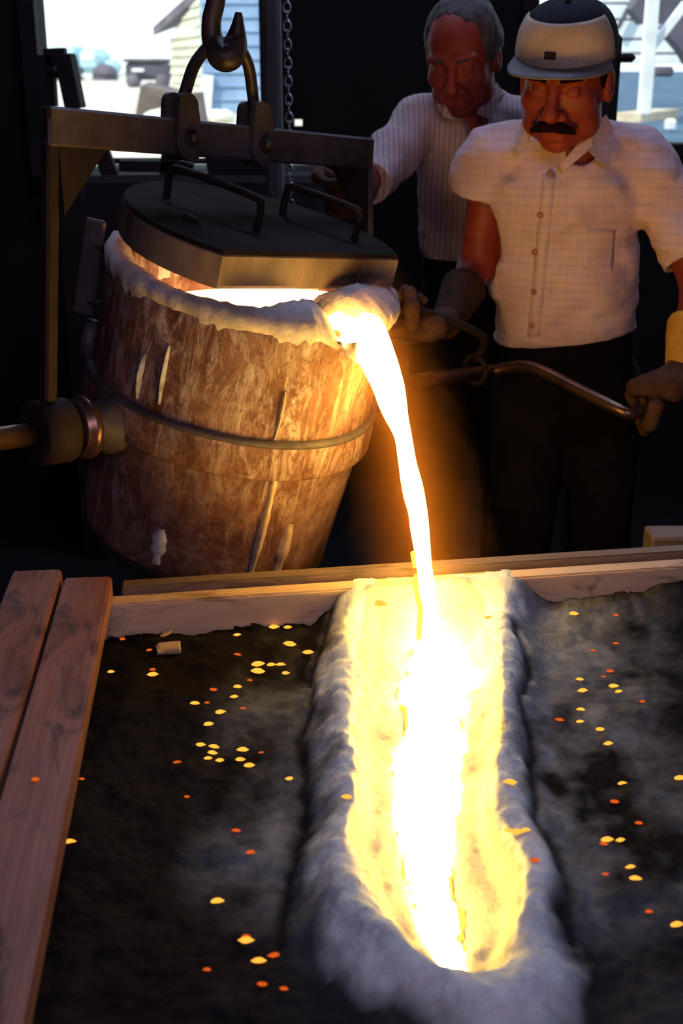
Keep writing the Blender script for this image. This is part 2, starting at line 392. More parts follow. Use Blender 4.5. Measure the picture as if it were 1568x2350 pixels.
# ------------------------------------------------------------------ sand mould with its pouring trough
SZ = .735
def poly(pts, z): return np.array([Uz(x, y, z)[:2] for x, y in pts])
def sdist(X, Y, P):
    """signed distance to a closed polygon, negative inside"""
    d = np.full(X.shape, 1e9); ins = np.zeros(X.shape, bool); n = len(P)
    for i in range(n):
        a = P[i]; b = P[(i+1) % n]; ab = b-a
        t = np.clip(((X-a[0])*ab[0]+(Y-a[1])*ab[1])/(ab@ab+1e-12), 0, 1)
        d = np.minimum(d, np.hypot(X-a[0]-t*ab[0], Y-a[1]-t*ab[1]))
        c = (a[1] > Y) != (b[1] > Y); xi = a[0]+(Y-a[1])*(b[0]-a[0])/(b[1]-a[1]+1e-12); ins ^= c & (X < xi)
    return np.where(ins, -d, d)
def ldist(X, Y, P):
    d = np.full(X.shape, 1e9)
    for a, b in zip(P[:-1], P[1:]):
        ab = b-a; t = np.clip(((X-a[0])*ab[0]+(Y-a[1])*ab[1])/(ab@ab+1e-12), 0, 1)
        d = np.minimum(d, np.hypot(X-a[0]-t*ab[0], Y-a[1]-t*ab[1]))
    return d
TROUGH = poly([(835,1400),(818,1480),(828,1590),(808,1690),(812,1800),(812,1930),(850,2030),(885,2110),(935,2180),(1000,2228),(1085,2236),(1172,2215),(1200,2080),(1196,1990),(1150,1880),(1140,1800),(1152,1680),(1150,1500),(1110,1400),(1010,1352),(905,1352)], SZ+.03)
MOUND = poly([(800,1370),(760,1440),(755,1560),(752,1700),(762,1850),(735,1950),(748,2060),(800,2150),(890,2225),(985,2275),(1100,2320),(1230,2300),(1285,2200),(1262,2080),(1272,1985),(1225,1880),(1180,1760),(1185,1600),(1190,1480),(1175,1350),(1060,1325),(900,1335)], SZ+.03)
CRK_R = poly([(1185,1480),(1200,1600),(1195,1700),(1215,1790),(1240,1900),(1290,1990),(1305,2100),(1300,2170)], SZ)
CRK_L = poly([(752,1430),(722,1500),(715,1650),(712,1760),(700,1850),(672,1960),(640,2060),(630,2180)], SZ)
BA = Uz(250, 1388, .80); BB = Uz(1568, 1300, .80)     # inner top edge of the flask board
bdir = unit((BB-BA)*[1, 1, 0]); bn = np.array([bdir[1], -bdir[0], 0])  # towards the camera
g = .0045
xs = np.arange(-.98, 1.15, g); ys = np.arange(.62, 2.06, g)
X, Y = np.meshgrid(xs, ys, indexing='ij'); Z0 = np.zeros_like(X)
ft = sdist(X, Y, TROUGH)+.012*fbm(X*22, Y*22, Z0+3, 3); fm = sdist(X, Y, MOUND)
ss = lambda t: t*t*(3-2*t)
mound = ss(np.clip(1-(fm+.01)/.06, 0, 1))
H = SZ+.030*mound+.020*fbm(X*5, Y*5, Z0, 4)+.006*fbm(X*30, Y*30, Z0+7, 4)+.0035*fbm(X*95, Y*95, Z0+2, 2)
H += .012*ss(np.clip(1-np.abs(fm+.02)/.03, 0, 1))
inside = ss(np.clip(-ft/.03+.2, 0, 1)); H = H*(1-inside)+(SZ+.004-.045*np.clip((-ft)/.10, 0, 1)+.004*fbm(X*40, Y*40, Z0+1, 3))*inside
wob = .026*fbm(X*10, Y*10, Z0+11, 4); wob2 = .02*fbm(X*10, Y*10, Z0+15, 4)
for CK in (CRK_R, CRK_L):
    cdist = ldist(X+wob, Y+wob2, CK); H -= .009*np.exp(-(cdist/.006)**2)
dist_b = (X-BA[0])*bn[0]+(Y-BA[1])*bn[1]              # distance in front of the flask board
H += np.where(dist_b < .06, .022*fbm(X*9, Y*9, Z0+31, 3)*np.clip(1-dist_b/.06, 0, 1), 0)
rightup = np.clip((X-.25)/.3, 0, 1); H += rightup*(.034+.02*fbm(X*13, Y*13, Z0+71, 3))*np.clip(1-dist_b/.12, 0, 1)
bank = np.clip(1.15*np.clip(1-(dist_b-.004)/.055, 0, 1)**1.1, 0, 1)*ss(np.clip((X+.06+.03*fbm(X*9, Y*9, Z0+77, 2))/.10, 0, 1))*ss(np.clip((.36-X)/.10, 0, 1)); H = H*(1-bank)+bank*(.806+.012*fbm(X*16, Y*16, Z0+61, 3))
H = np.where(dist_b < .001, np.where(bank > .45, H-.005, np.minimum(H, SZ-.02)), H)
wash = np.clip(1-(fm+.008)/.035+1.0*fbm(X*18, Y*18, Z0+5, 4), 0, 1)
n5 = fbm(X*6, Y*6, Z0+21, 5); n6 = fbm(X*26, Y*18, Z0+41, 4)
side = np.clip(1-(fm-.03)/np.where(X > .2, .26, .15), 0, 1)
yfac = np.where(X > .2, 1, np.clip((1.9-Y)*1.2, .25, 1))*np.clip((Y-.98)/.2, .12, 1)
dust = np.clip(side*(.55+1.1*n5+.9*n6)*yfac, 0, .75)
wash = np.maximum(wash, dust*.42); 
for CK, s_ in ((CRK_R, .009), (CRK_L, .009)):
    wash *= 1-.92*np.exp(-((ldist(X+wob, Y+wob2, CK))/s_)**2)
wash = np.where(ft < 0, .52, wash); wash = wash*np.clip(1.05-.9*np.maximum(0, .12-np.abs(n6))*3*(fm > -.02), .4, 1)
nx, ny = X.shape; idx = np.arange(nx*ny).reshape(nx, ny)
keep = (dist_b[:-1, :-1] > -.004) | ((bank[:-1, :-1] > .35) & (dist_b[:-1, :-1] > -.03))
Q = np.stack([idx[:-1, :-1], idx[1:, :-1], idx[1:, 1:], idx[:-1, 1:]], -1)[keep]
used = np.zeros(nx*ny, bool); used[Q.ravel()] = True; rem = np.cumsum(used)-1
V = np.stack([X, Y, H], -1).reshape(-1, 3)[used]; Q = rem[Q]
m, nt, b = new_mat('foundry_sand')
at = nt.nodes.new('ShaderNodeAttribute'); at.attribute_name = 'wash'
v = coords(nt); n1 = noise(nt, v, 30, 8, .7); n2 = noise(nt, v, 130, 4, .7)
dk = ramp(nt, [(.35, (.003, .0014, .0022)), (.6, (.010, .0055, .0085)), (.78, (.036, .024, .038))]); nt.links.new(n1, dk.inputs[0])
wt = ramp(nt, [(.3, (.55, .58, .70)), (.6, (.84, .87, .97))]); nt.links.new(n1, wt.inputs[0])
f = math_n(nt, 'MULTIPLY', at.outputs['Fac'], math_n(nt, 'MULTIPLY_ADD', n2, .5, .75)); 
c = mix_n(nt, f, dk.outputs[0], wt.outputs[0]); nt.links.new(c, b.inputs['Base Color'])
b.inputs['Roughness'].default_value = .9; b.inputs['Specular IOR Level'].default_value = .15
bump(nt, b, math_n(nt, 'ADD', n1, math_n(nt, 'MULTIPLY', n2, .4)), .7, .006); M['sand'] = m
mould = empty('sand_mould', (0, 1.3, 0), 'dark sand mould with a white-washed trough full of glowing iron', 'mould')
sand = np_mesh('sand_bed', V, Q, M['sand'], mould)
a_ = sand.data.attributes.new('wash', 'FLOAT', 'POINT'); a_.data.foreach_set('value', wash.reshape(-1)[used].astype(np.float32))
def hs(x, y):
    i = int(round((x-xs[0])/g)); j = int(round((y-ys[0])/g)); i = min(max(i, 0), nx-1); j = min(max(j, 0), ny-1); return H[i, j]
box('sand_body', (.085, 1.17, .345), (2.1, 1.05, .69), M['black'], mould, bevel=.01)
# flask boards behind the sand
def board(name, off, thick, z0, z1, s0, s1, mat, parent):
    a = BA+bdir*s0-bn*(off+thick/2); e = BA+bdir*s1-bn*(off+thick/2); c = (a+e)/2; c[2] = (z0+z1)/2
    L = s1-s0; bm = bmesh.new(); bmesh.ops.create_cube(bm, size=1); bmesh.ops.scale(bm, vec=(L, thick, z1-z0), verts=bm.verts)
    bmesh.ops.bevel(bm, geom=bm.edges[:], offset=.003, segments=2, affect='EDGES'); me = bpy.data.meshes.new(name); bm.to_mesh(me); bm.free()
    o = link(name, me, mat, parent, smooth=False); o.location = c.tolist(); o.rotation_euler = (0, 0, math.atan2(bdir[1], bdir[0])); return o
board('flask_board', 0, .034, .60, .80, -.55, 1.05, M['board'], mould)
board('batten', .037, .03, .62, .812, .02, 1.05, M['board2'], mould)
o = box('scrap_board', (-.275, 2.10, .335), (.20, .03, .67), M['cream'], None, bevel=.003); tag(o, 'cream wooden board standing upright under the tilted ladle, seen as a pale end', 'board')
c = U(1530, 1243, 2.12); o = box('wood_block', (c[0]+.05, 2.14, c[2]/2), (.16, .07, c[2]+.025), M['board2'], None); tag(o, 'brown wooden block behind the flask board at the right edge', 'block')
# planks lying over the left of the mould: local x along the grain, laid far end -> near end
def plank(px0, px1, far_py, near, zt, label, w_=None, th=.036):
    """px0/px1 left and right corner at the far end, near = pixel of the right edge at the near end"""
    rt = Uz(px1, far_py, zt); lf = Uz(px0, far_py+4, zt); nr = Uz(near[0], near[1], zt)
    d = unit(nr-rt); side = unit(np.cross((0, 0, 1), d)); 
    if (lf-rt)@side < 0: side = -side
    wd = abs((lf-rt)@side) if w_ is None else w_; L = np.linalg.norm(nr-rt)+.25
    c = rt+d*L/2+side*wd/2; c[2] = zt-th/2
    bm = bmesh.new(); bmesh.ops.create_cube(bm, size=1); bmesh.ops.scale(bm, vec=(L, wd, th), verts=bm.verts)
    bmesh.ops.bevel(bm, geom=bm.edges[:], offset=.003, segments=2, affect='EDGES'); me = bpy.data.meshes.new('plank'); bm.to_mesh(me); bm.free()
    o = link('plank', me, M['plank'], None, smooth=False); o.location = c.tolist(); o.rotation_euler = (0, 0, math.atan2(d[1], d[0]))
    tag(o, label, 'plank', 'planks laid across the mould'); return o
plank(148, 257, 1321, (52, 2345), .838, 'reddish wooden plank with dark knots, the one nearer the pouring trough')
plank(30, 142, 1305, (-130, 2200), .846, 'reddish wooden plank at the left edge, outer one of the pair')
# ------------------------------------------------------------------ molten iron: pool, splash, stream
PL = [(965,1452),(948,1520),(914,1590),(938,1650),(925,1700),(902,1740),(905,1800),(902,1885),(925,1960),(930,2000),(945,2050),(952,2100),(950,2155),(975,2200),(1000,2236)]
PR = [(1085,2240),(1070,2200),(1052,2150),(1056,2100),(1035,2060),(1034,2000),(1046,1930),(1045,1880),(1066,1840),(1058,1780),(1078,1715),(1056,1655),(1062,1620),(1104,1570),(1100,1525),(1052,1508),(1060,1470),(1022,1448)]
PZ = SZ-.018
POOL = poly(PL+PR, PZ)
def jag(P, amp=.004):
    out = []
    for i in range(len(P)):
        a = P[i]; b = P[(i+1) % len(P)]; n = max(2, int(np.linalg.norm(b-a)/.008))
        for k in range(n): out.append(a+(b-a)*k/n+RNG.normal(size=2)*amp*.4)
    return np.array(out)
def pool_mesh(name, P, z, mat, parent, dome, margin=0):
    x = np.arange(P[:, 0].min()-.03, P[:, 0].max()+.03, .005); y = np.arange(P[:, 1].min()-.03, P[:, 1].max()+.03, .005)
    A, B = np.meshgrid(x, y, indexing='ij'); f = sdist(A, B, P)-margin
    hh = z+dome*np.sqrt(np.clip(-f/.05, 0, 1))+.004*fbm(A*30, B*30, 0*A+4, 3)*(f < 0)
    hh = np.where(f > 0, z-.02, hh)
    if dome > .01:
        L = Uz(1000, 1520, z); r = np.hypot(A-L[0], B-L[1]-.02); hh += .03*np.exp(-(r/.045)**2)*(f < 0)
    n0, n1_ = A.shape; I = np.arange(n0*n1_).reshape(n0, n1_); Qm = np.stack([I[:-1, :-1], I[1:, :-1], I[1:, 1:], I[:-1, 1:]], -1)
    fm_ = np.minimum(np.minimum(f[:-1, :-1], f[1:, :-1]), np.minimum(f[1:, 1:], f[:-1, 1:])); Qm = Qm[fm_ < .004]
    us = np.zeros(n0*n1_, bool); us[Qm.ravel()] = True; rm = np.cumsum(us)-1
    return np_mesh(name, np.stack([A, B, hh], -1).reshape(-1, 3)[us], rm[Qm], mat, parent)
JP = jag(POOL)
pool = pool_mesh('molten_pool', JP, PZ, M['metal'], None, .014); tag(pool, 'white-hot pool of molten iron filling the trough in the sand', 'molten metal')
pool_mesh('cooling_edge', JP, PZ-.004, M['metal_edge'], pool, .002, .006)
# ------------------------------------------------------------------ ladle: local x = pouring side, y = far trunnion, z = up its axis
LC = np.array([-.1922, 2.11, 1.0491]); az, be, ga = .774, .2436, .0770
p_ = np.array([math.sin(az), -math.cos(az), 0]); s_ = np.array([math.cos(az), math.sin(az), 0])
ax_ = np.array([0, 0, 1.])*math.cos(be)+p_*math.sin(be); ax_ = ax_*math.cos(ga)+s_*math.sin(ga)
pp = unit(p_-ax_*(p_@ax_)); sd = np.cross(ax_, pp)
LM = np.array([pp, sd, ax_])           # rows: local axes in world
def L2W(q): return LC+np.array(q, float)@LM
ladle = empty('pouring_ladle', LC.tolist(), 'big tilted steel pouring ladle, rust and slag streaked, pouring iron', 'ladle')
ladle.rotation_euler = Matrix(LM.T.tolist()).to_euler()
def shell_noise(amp, sc=9):
    def f(p, a):
        n = float(vnoise(np.array(p[0]*sc+40), np.array(p[1]*sc+40), np.array(p[2]*sc*.6+40)))*amp
        return p*np.array([1+n, 1+n, 1])
    return f
m, nt, b = new_mat('streaked_shell'); vv = coords(nt, (1, 1, .26)); v1 = coords(nt)
big = noise(nt, coords(nt, (1, 1, .75)), 8, 8, .8, .8); st = noise(nt, vv, 30, 7, .8, 1.1); sp_ = noise(nt, v1, 42, 6, .8)
base = ramp(nt, [(.30, (.04, .014, .012)), (.46, (.12, .042, .030)), (.62, (.26, .135, .11)), (.78, (.42, .29, .26))]); nt.links.new(big, base.inputs[0])
rs = ramp(nt, [(.47, (0, 0, 0)), (.62, (1, 1, 1))]); nt.links.new(st, rs.inputs[0])
sepz = nt.nodes.new('ShaderNodeSeparateXYZ'); nt.links.new(v1, sepz.inputs[0])
upf = nt.nodes.new('ShaderNodeMapRange'); upf.inputs['From Min'].default_value = -.28; upf.inputs['From Max'].default_value = .12; upf.inputs['To Min'].default_value = .15; upf.inputs['To Max'].default_value = .95
nt.links.new(sepz.outputs['Z'], upf.inputs[0])
c = mix_n(nt, math_n(nt, 'MULTIPLY', math_n(nt, 'MULTIPLY', rs.outputs[0], math_n(nt, 'MULTIPLY_ADD', noise(nt, v1, 5, 3, .6), 2.4, -.65)), upf.outputs[0]), base.outputs[0], (.56, .45, .48))
rd = ramp(nt, [(.54, (0, 0, 0)), (.64, (1, 1, 1))]); nt.links.new(sp_, rd.inputs[0])
c = mix_n(nt, math_n(nt, 'MULTIPLY', rd.outputs[0], .65), c, (.06, .022, .018))
nt.links.new(c, b.inputs['Base Color']); b.inputs['Roughness'].default_value = .6; b.inputs['Specular IOR Level'].default_value = .3
bump(nt, b, math_n(nt, 'ADD', st, math_n(nt, 'MULTIPLY', sp_, .7)), .6, .008); M['shell'] = m
m, nt, b = new_mat('clay_lining'); n1 = noise(nt, coords(nt), 16, 6, .7); r = ramp(nt, [(.3, (.26, .21, .24)), (.7, (.55, .48, .52))]); nt.links.new(n1, r.inputs[0])
nt.links.new(r.outputs[0], b.inputs['Base Color']); b.inputs['Roughness'].default_value = .85; bump(nt, b, noise(nt, coords(nt), 45), .6, .008); M['lining'] = m
HT = .2086; HB = -.289
def prof_r(h): return .2475 if h > .0 else .2475+(h-0)/(HB-0)*(.2275-.2475)
hs_ = np.linspace(HB, HT-.012, 26); pr = [(0, HB+.004), (.19, HB+.002), (.222, HB)]+[(prof_r(h), h) for h in hs_[1:]]+[(.238, HT-.008), (.205, HT-.012), (.19, HT-.10), (.18, -.1), (0, -.12)]
lathe('shell', pr, M['shell'], ladle, 96, local=True, noise_f=shell_noise(.012))
# clay rim: irregular lip, widening to a sloping tongue on the pouring side
V = []; F = []; n = 160
rim_prof = [(-.002, -.026), (.004, -.018), (.006, -.004), (.001, .006), (-.014, .009), (-.030, .002), (-.042, -.03), (-.05, -.08)]
for i in range(n):
    a = 2*PI*i/n; t = max(0, math.cos(a-.25))**3; ang = a
    w0 = float(vnoise(np.array(math.cos(a)*9+5), np.array(math.sin(a)*9+5), np.array(2.)))
    w1 = float(vnoise(np.array(math.cos(a)*26+5), np.array(math.sin(a)*26+5), np.array(7.)))
    for k, (dr, dz) in enumerate(rim_prof):
        r_ = .2475+dr*(1+.5*w0)+.006*w1*(k < 5); z_ = HT+dz*(1+.8*w0*(k == 0))+.006*w1
        if k >= 4: z_ += t*(.022 if k == 4 else .036); r_ -= t*.022*(k-3)
        if k == 0: z_ -= .014*w1
        # spout notch where the iron leaves
        dn = (a+PI) % (2*PI)-PI-.02; q = math.exp(-(dn/.15)**2)
        if k in (2, 3, 4, 5): z_ -= q*.05
        if k in (0, 1, 2): r_ += q*.018
        V.append((r_*math.cos(ang), r_*math.sin(ang), z_))
kk = len(rim_prof)
for i in range(n):
    for k in range(kk-1): F.append((i*kk+k, ((i+1) % n)*kk+k, ((i+1) % n)*kk+k+1, i*kk+k+1))
o = mesh('clay_rim', V, F, M['lining'], ladle, local=True); tag(o, 'irregular pale clay lining lip')
# bath of iron inside the ladle: level surface in world, seen through the gap under the lid
V = []; F = []; n = 48
bz_ = L2W((.205, 0, HT-.012))[2]
for i in range(n):
    a = 2*PI*i/n; r_ = .205; d_ = np.array([math.cos(a), math.sin(a), 0]); w0 = L2W(d_*r_); h_ = (bz_-w0[2])/ax_[2]
    V.append((r_*d_[0], r_*d_[1], h_))
hc = (bz_-LC[2])/ax_[2]; V.append((0, 0, hc)); F = [(i, (i+1) % n, n) for i in range(n)]
mesh('iron_bath', V, F, M['bath'], ladle, local=True)
# band and ring
lathe('band', [(.246, .010), (.2565, .010), (.2585, .004), (.2600, -.052), (.258, -.0555), (.246, -.0555)], M['shell'], ladle, 96, local=True, close=True, noise_f=shell_noise(.006))
lathe('ring', [(.252+.009*math.cos(t), .007+.0065*math.sin(t)) for t in np.linspace(0, 2*PI, 9)[:-1]], M['iron'], ladle, 96, local=True, close=True, noise_f=shell_noise(.01, 14))
lathe('base_ring', [(.222, HB-.004), (.2305, HB-.003), (.2305, HB+.010), (.222, HB+.010)], M['iron_dark'], ladle, 80, local=True, close=True)
# slag drip (grey) near the foot and a long one down the pouring side
def drip(name, a, h0, h1, w_, mat, r0=None, lab=None):
    V = []; F = []; N = 14
    for k in range(N+1):
        h = h0+(h1-h0)*k/N; wk = w_*(.6+.5*math.sin(PI*min(1, k/N*1.1+.08)))*(1+.3*RNG.normal()*.5); th = .006*math.sin(PI*(k+.4)/(N+.8))+.002
        r_ = prof_r(h)+.001
        for j, (dw, dr) in enumerate(((-1, -.004), (-.6, 1), (0, 1.35), (.6, 1), (1, -.004))):
            aa = a+dw*wk/r_; rr = r_+(th*dr if dr > 0 else dr)
            V.append((rr*math.cos(aa), rr*math.sin(aa), h))
        if k:
            for j in range(4): q = (k-1)*5+j; F.append((q, q+1, q+6, q+5))
    o = mesh(name, V, F, mat, ladle, local=True)
    if lab: o['label'] = lab
    return o
M['slag'] = noisy('grey_slag', (.16, .15, .19), (.50, .48, .56), 30, .55, bstr=.8, bscale=70)
M['slag_tan'] = noisy('tan_slag', (.36, .22, .14), (.58, .42, .30), 24, .6, bstr=.8, bscale=60)
def la(px, py, h):   # ladle angle under a pixel at height h on the shell (closest)
    best = None
    for a in np.linspace(-PI, PI, 721):
        w_ = L2W((prof_r(h)*math.cos(a), prof_r(h)*math.sin(a), h)); nrm = np.array([math.cos(a), math.sin(a), 0])@LM
        if nrm@(np.array([0, 0, CAMZ])-w_) < 0: continue
        d = w_-[0, 0, CAMZ]; dep = d[1]*math.cos(PITCH)-d[2]*math.sin(PITCH); x = 784+d[0]/dep*FPX
        if best is None or abs(x-px) < best[0]: best = (abs(x-px), a)
    return best[1]
drip('slag_drip', la(362, 1250, -.235), -.19, -.262, .014, M['slag'], lab='frosted grey slag drip')
drip('slag_drip', la(598, 1220, -.17), -.058, -.27, .007, M['slag_tan'], lab='long straight tan slag drip')
drip('slag_drip', la(650, 1270, -.2), -.15, -.26, .010, M['slag_tan'], lab='short tan slag drip')
drip('slag_drip', la(322, 870, .05), .10, .022, .0035, M['slag'])
drip('slag_drip', la(372, 830, .05), .13, .03, .003, M['slag'])
drip('slag_drip', la(640, 900, .05), .10, .015, .0035, M['slag_tan'])
# lid: thick disc with a straight front edge, tilted a little open at the back left
CH = .135; R1 = .238; LT = .046
def lid_outline(r, ch, n=72):
    a0 = math.acos(ch/r); P = [(r*math.cos(a), r*math.sin(a)) for a in np.linspace(a0, 2*PI-a0, n)]
    m = 10; y0 = P[-1][1]; y1 = P[0][1]
    return P+[(ch, y0+(y1-y0)*k/m) for k in range(1, m)]
def lid_pt(x, y, z):      # slight opening on the near (-y) side, hinge at the far side
    return (x, y, HT+.026+z-.010*(y/R1))
O1 = lid_outline(R1, CH); O2 = lid_outline(R1-.004, CH-.004); O3 = lid_outline(R1-.018, CH-.016); n = len(O1)
V = [lid_pt(x, y, -.006) for x, y in O2]+[lid_pt(x, y, 0) for x, y in O1]+[lid_pt(x, y, LT) for x, y in O1]+[lid_pt(x, y, LT+.004) for x, y in O2]
F = []
for k in range(3):
    for i in range(n): F.append((k*n+i, k*n+(i+1) % n, (k+1)*n+(i+1) % n, (k+1)*n+i))
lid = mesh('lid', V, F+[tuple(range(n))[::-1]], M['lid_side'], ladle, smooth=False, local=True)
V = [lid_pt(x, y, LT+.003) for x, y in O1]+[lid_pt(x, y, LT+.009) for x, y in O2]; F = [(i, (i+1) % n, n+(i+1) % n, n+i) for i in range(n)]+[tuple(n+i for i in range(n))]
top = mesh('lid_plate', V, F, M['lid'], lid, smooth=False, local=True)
def lid_handle(x0, y0, x1, y1, hh=.055):
    z = LT+.006; P = [lid_pt(x0, y0, z), lid_pt(x0, y0, z+hh*.8), lid_pt(x0*.88+x1*.12, y0*.88+y1*.12, z+hh), lid_pt(x1*.88+x0*.12, y1*.88+y0*.12, z+hh), lid_pt(x1, y1, z+hh*.8), lid_pt(x1, y1, z)]
    tube('lid_handle', smooth_path(P, 5), .0065, M['iron_dark'], lid, 8, local=True)
lid_handle(-.13, -.11, .03, -.045); lid_handle(-.07, .10, .06, .155)
box('lid_boss', lid_pt(-.01, -.15, LT+.012), (.03, .018, .01), M['iron_dark'], lid, local=True)
# trunnions, tilting shaft and crank, all on the local y axis at TH
TH = -.045
for s2 in (-1, 1):
    o = tube('trunnion_boss', [(0, s2*.245, TH), (0, s2*.262, TH), (0, s2*.285, TH), (0, s2*.300, TH)], [.050, .050, .036, .036], M['iron'], ladle, 32, local=True)
    tube('trunnion_collar', [(0, s2*.296, TH), (0, s2*.298, TH), (0, s2*.312, TH), (0, s2*.314, TH), (0, s2*.322, TH), (0, s2*.324, TH)], [.046, .052, .052, .047, .047, .044], M['iron_bare'], ladle, 40, local=True)
tube('shaft', [(0, -.40, TH), (0, -.75, TH)], .0185, M['iron_bare'], ladle, 20, local=True)
tube('shaft', [(0, .32, TH), (0, .74, TH)], .016, M['iron_bare'], ladle, 20, local=True)
# side bracket on the near left of the shell, small lug on the ring
aa = la(225, 560, .1)
cx = .278
box('side_bracket', (cx*math.cos(-2.35), cx*math.sin(-2.35), .150), (.036, .012, .17), M['iron'], ladle, axes=np.array([[math.cos(-2.35), math.sin(-2.35), 0], [-math.sin(-2.35), math.cos(-2.35), 0], [0, 0, 1]]), local=True)
for hh in (.09, .19): tube('bracket_bolt', [(.24*math.cos(-2.35), .24*math.sin(-2.35), hh), (.272*math.cos(-2.35), .272*math.sin(-2.35), hh)], .007, M['iron_dark'], ladle, 8, local=True)
tube('lug', [(.246*math.cos(-2.3), .246*math.sin(-2.3), .03), (.268*math.cos(-2.3), .268*math.sin(-2.3), .03)], .034, M['iron'], ladle, 24, local=True)
# ------------------------------------------------------------------ the falling stream
SL = [(757,712),(778,745),(800,785),(828,836),(858,900),(880,950),(905,1000),(915,1060),(922,1120),(935,1170),(945,1230),(955,1290),(962,1350),(970,1420),(965,1480)]
SR = [(832,708),(874,740),(900,785),(915,836),(932,900),(938,950),(945,1000),(955,1060),(972,1120),(980,1170),(986,1230),(990,1290),(998,1350),(1006,1420),(1030,1480)]
cp = []; cw = []
for i, (a, b_) in enumerate(zip(SL, SR)):
    t = i/(len(SL)-1); D = 1.925-.215*t**1.3; A = U(*a, D); B = U(*b_, D); cp.append((A+B)/2); cw.append(A-B)
start = L2W((.205, -.012, HT-.004)); lip = L2W((.250, -.006, HT-.016))
V = []; F = []; n = 20
path = smooth_path([start, lip]+cp[1:], 6); wid = smooth_path([cw[0]*.9, cw[0]*.95]+cw[1:], 6)
for i, p in enumerate(path):
    t = unit(path[min(i+1, len(path)-1)]-path[max(i-1, 0)]); u = wid[i]-t*(wid[i]@t); hw = np.linalg.norm(u)/2; u = unit(u); v = np.cross(t, u)
    if i < 14: hw = max(hw, .024)
    thick = hw*(.45 if i < 12 else .45+.45*min(1, (i-12)/30))
    for k in range(n):
        a = 2*PI*k/n; w_ = 1+.10*float(vnoise(np.array(math.cos(a)*1.3+3), np.array(i*.28), np.array(math.sin(a)*1.3+1)))
        V.append(p+(hw*math.cos(a)*u+thick*math.sin(a)*v)*w_)
    if i:
        for k in range(n): q = (i-1)*n; F.append((q+k, q+(k+1) % n, q+n+(k+1) % n, q+n+k))
stream = mesh('molten_stream', V, F, M['metal'], None); tag(stream, 'white-hot stream of molten iron falling from the ladle lip', 'molten metal')
tube('side_trickle', smooth_path([U(948, 1270, 1.755), U(954, 1310, 1.85), U(957, 1360, 1.735), U(965, 1400, 1.73), U(962, 1450, 1.72), U(964, 1500, 1.71)], 4), .0042, M['metal_edge'], stream, 8)
# splash lumps where the stream lands
V0 = Vol(Uz(880, 1660, .70)+[-.05, -.05, -.02], Uz(1110, 1430, .70)+[.05, .05, .14], .004)
for (px, py, r_) in ((1005,1480,.030),(985,1520,.034),(1035,1540,.034),(1075,1555,.024),(960,1560,.026),(1010,1590,.034),(940,1590,.018),(1090,1535,.014),(1035,1470,.018),(985,1625,.028),(1045,1610,.02)):
    q = Uz(px, py+10, .722); V0.ell(q, (r_, r_, r_*.6), k=.012)
V0.field(lambda x, y, z: .006*fbm(x*45, y*45, z*45, 2))
tag(V0.mesh('molten_splash', M['metal'], None), 'bubbling splash of iron where the falling stream lands', 'molten metal')
# added scattering haze, orange tint and falloff shaped to give the stream's glow
fy = [ (p[2], p[0], p[1]) for p in cp ]
zz = np.array([f_[0] for f_ in fy]); cxp = np.polyfit(zz, [f_[1] for f_ in fy], 2); cyp = np.polyfit(zz, [f_[2] for f_ in fy], 2)
m = bpy.data.materials.new('glow_haze_mat'); m.use_nodes = True; nt = m.node_tree; nt.nodes.clear()
out = nt.nodes.new('ShaderNodeOutputMaterial'); sc_ = nt.nodes.new('ShaderNodeVolumeScatter'); sc_.inputs['Color'].default_value = (1, .36, .08, 1); sc_.inputs['Anisotropy'].default_value = 0
tcn = nt.nodes.new('ShaderNodeNewGeometry'); sx = nt.nodes.new('ShaderNodeSeparateXYZ'); nt.links.new(tcn.outputs['Position'], sx.inputs[0])
z_ = sx.outputs['Z']
def quad(c): return math_n(nt, 'ADD', math_n(nt, 'MULTIPLY', math_n(nt, 'MULTIPLY_ADD', z_, float(c[0]), float(c[1])), z_), float(c[2]))
dx = math_n(nt, 'SUBTRACT', sx.outputs['X'], quad(cxp)); dy = math_n(nt, 'SUBTRACT', sx.outputs['Y'], quad(cyp))
rr = math_n(nt, 'SQRT', math_n(nt, 'ADD', math_n(nt, 'MULTIPLY', dx, dx), math_n(nt, 'MULTIPLY', dy, dy)))
dn = math_n(nt, 'MULTIPLY', math_n(nt, 'MAXIMUM', math_n(nt, 'SUBTRACT', math_n(nt, 'EXPONENT', math_n(nt, 'MULTIPLY', rr, -22.0)), math.exp(-22*.125)), 0.0), HAZE)
nt.links.new(dn, sc_.inputs['Density']); nt.links.new(sc_.outputs[0], out.inputs['Volume'])
pth = smooth_path([cp[1]]+cp[2:-1], 1)
fo = tube('glow_haze', [cp[0]+[0, 0, .02]]+cp[1:-1]+[cp[-1]+[0, 0, .03]], [.10]+[.135]*(len(cp)-2)+[.13], None, None, 20)
fo.data.materials.append(m); tag(fo, 'thin orange haze added for the glow round the falling stream', 'smoke', kind='stuff')
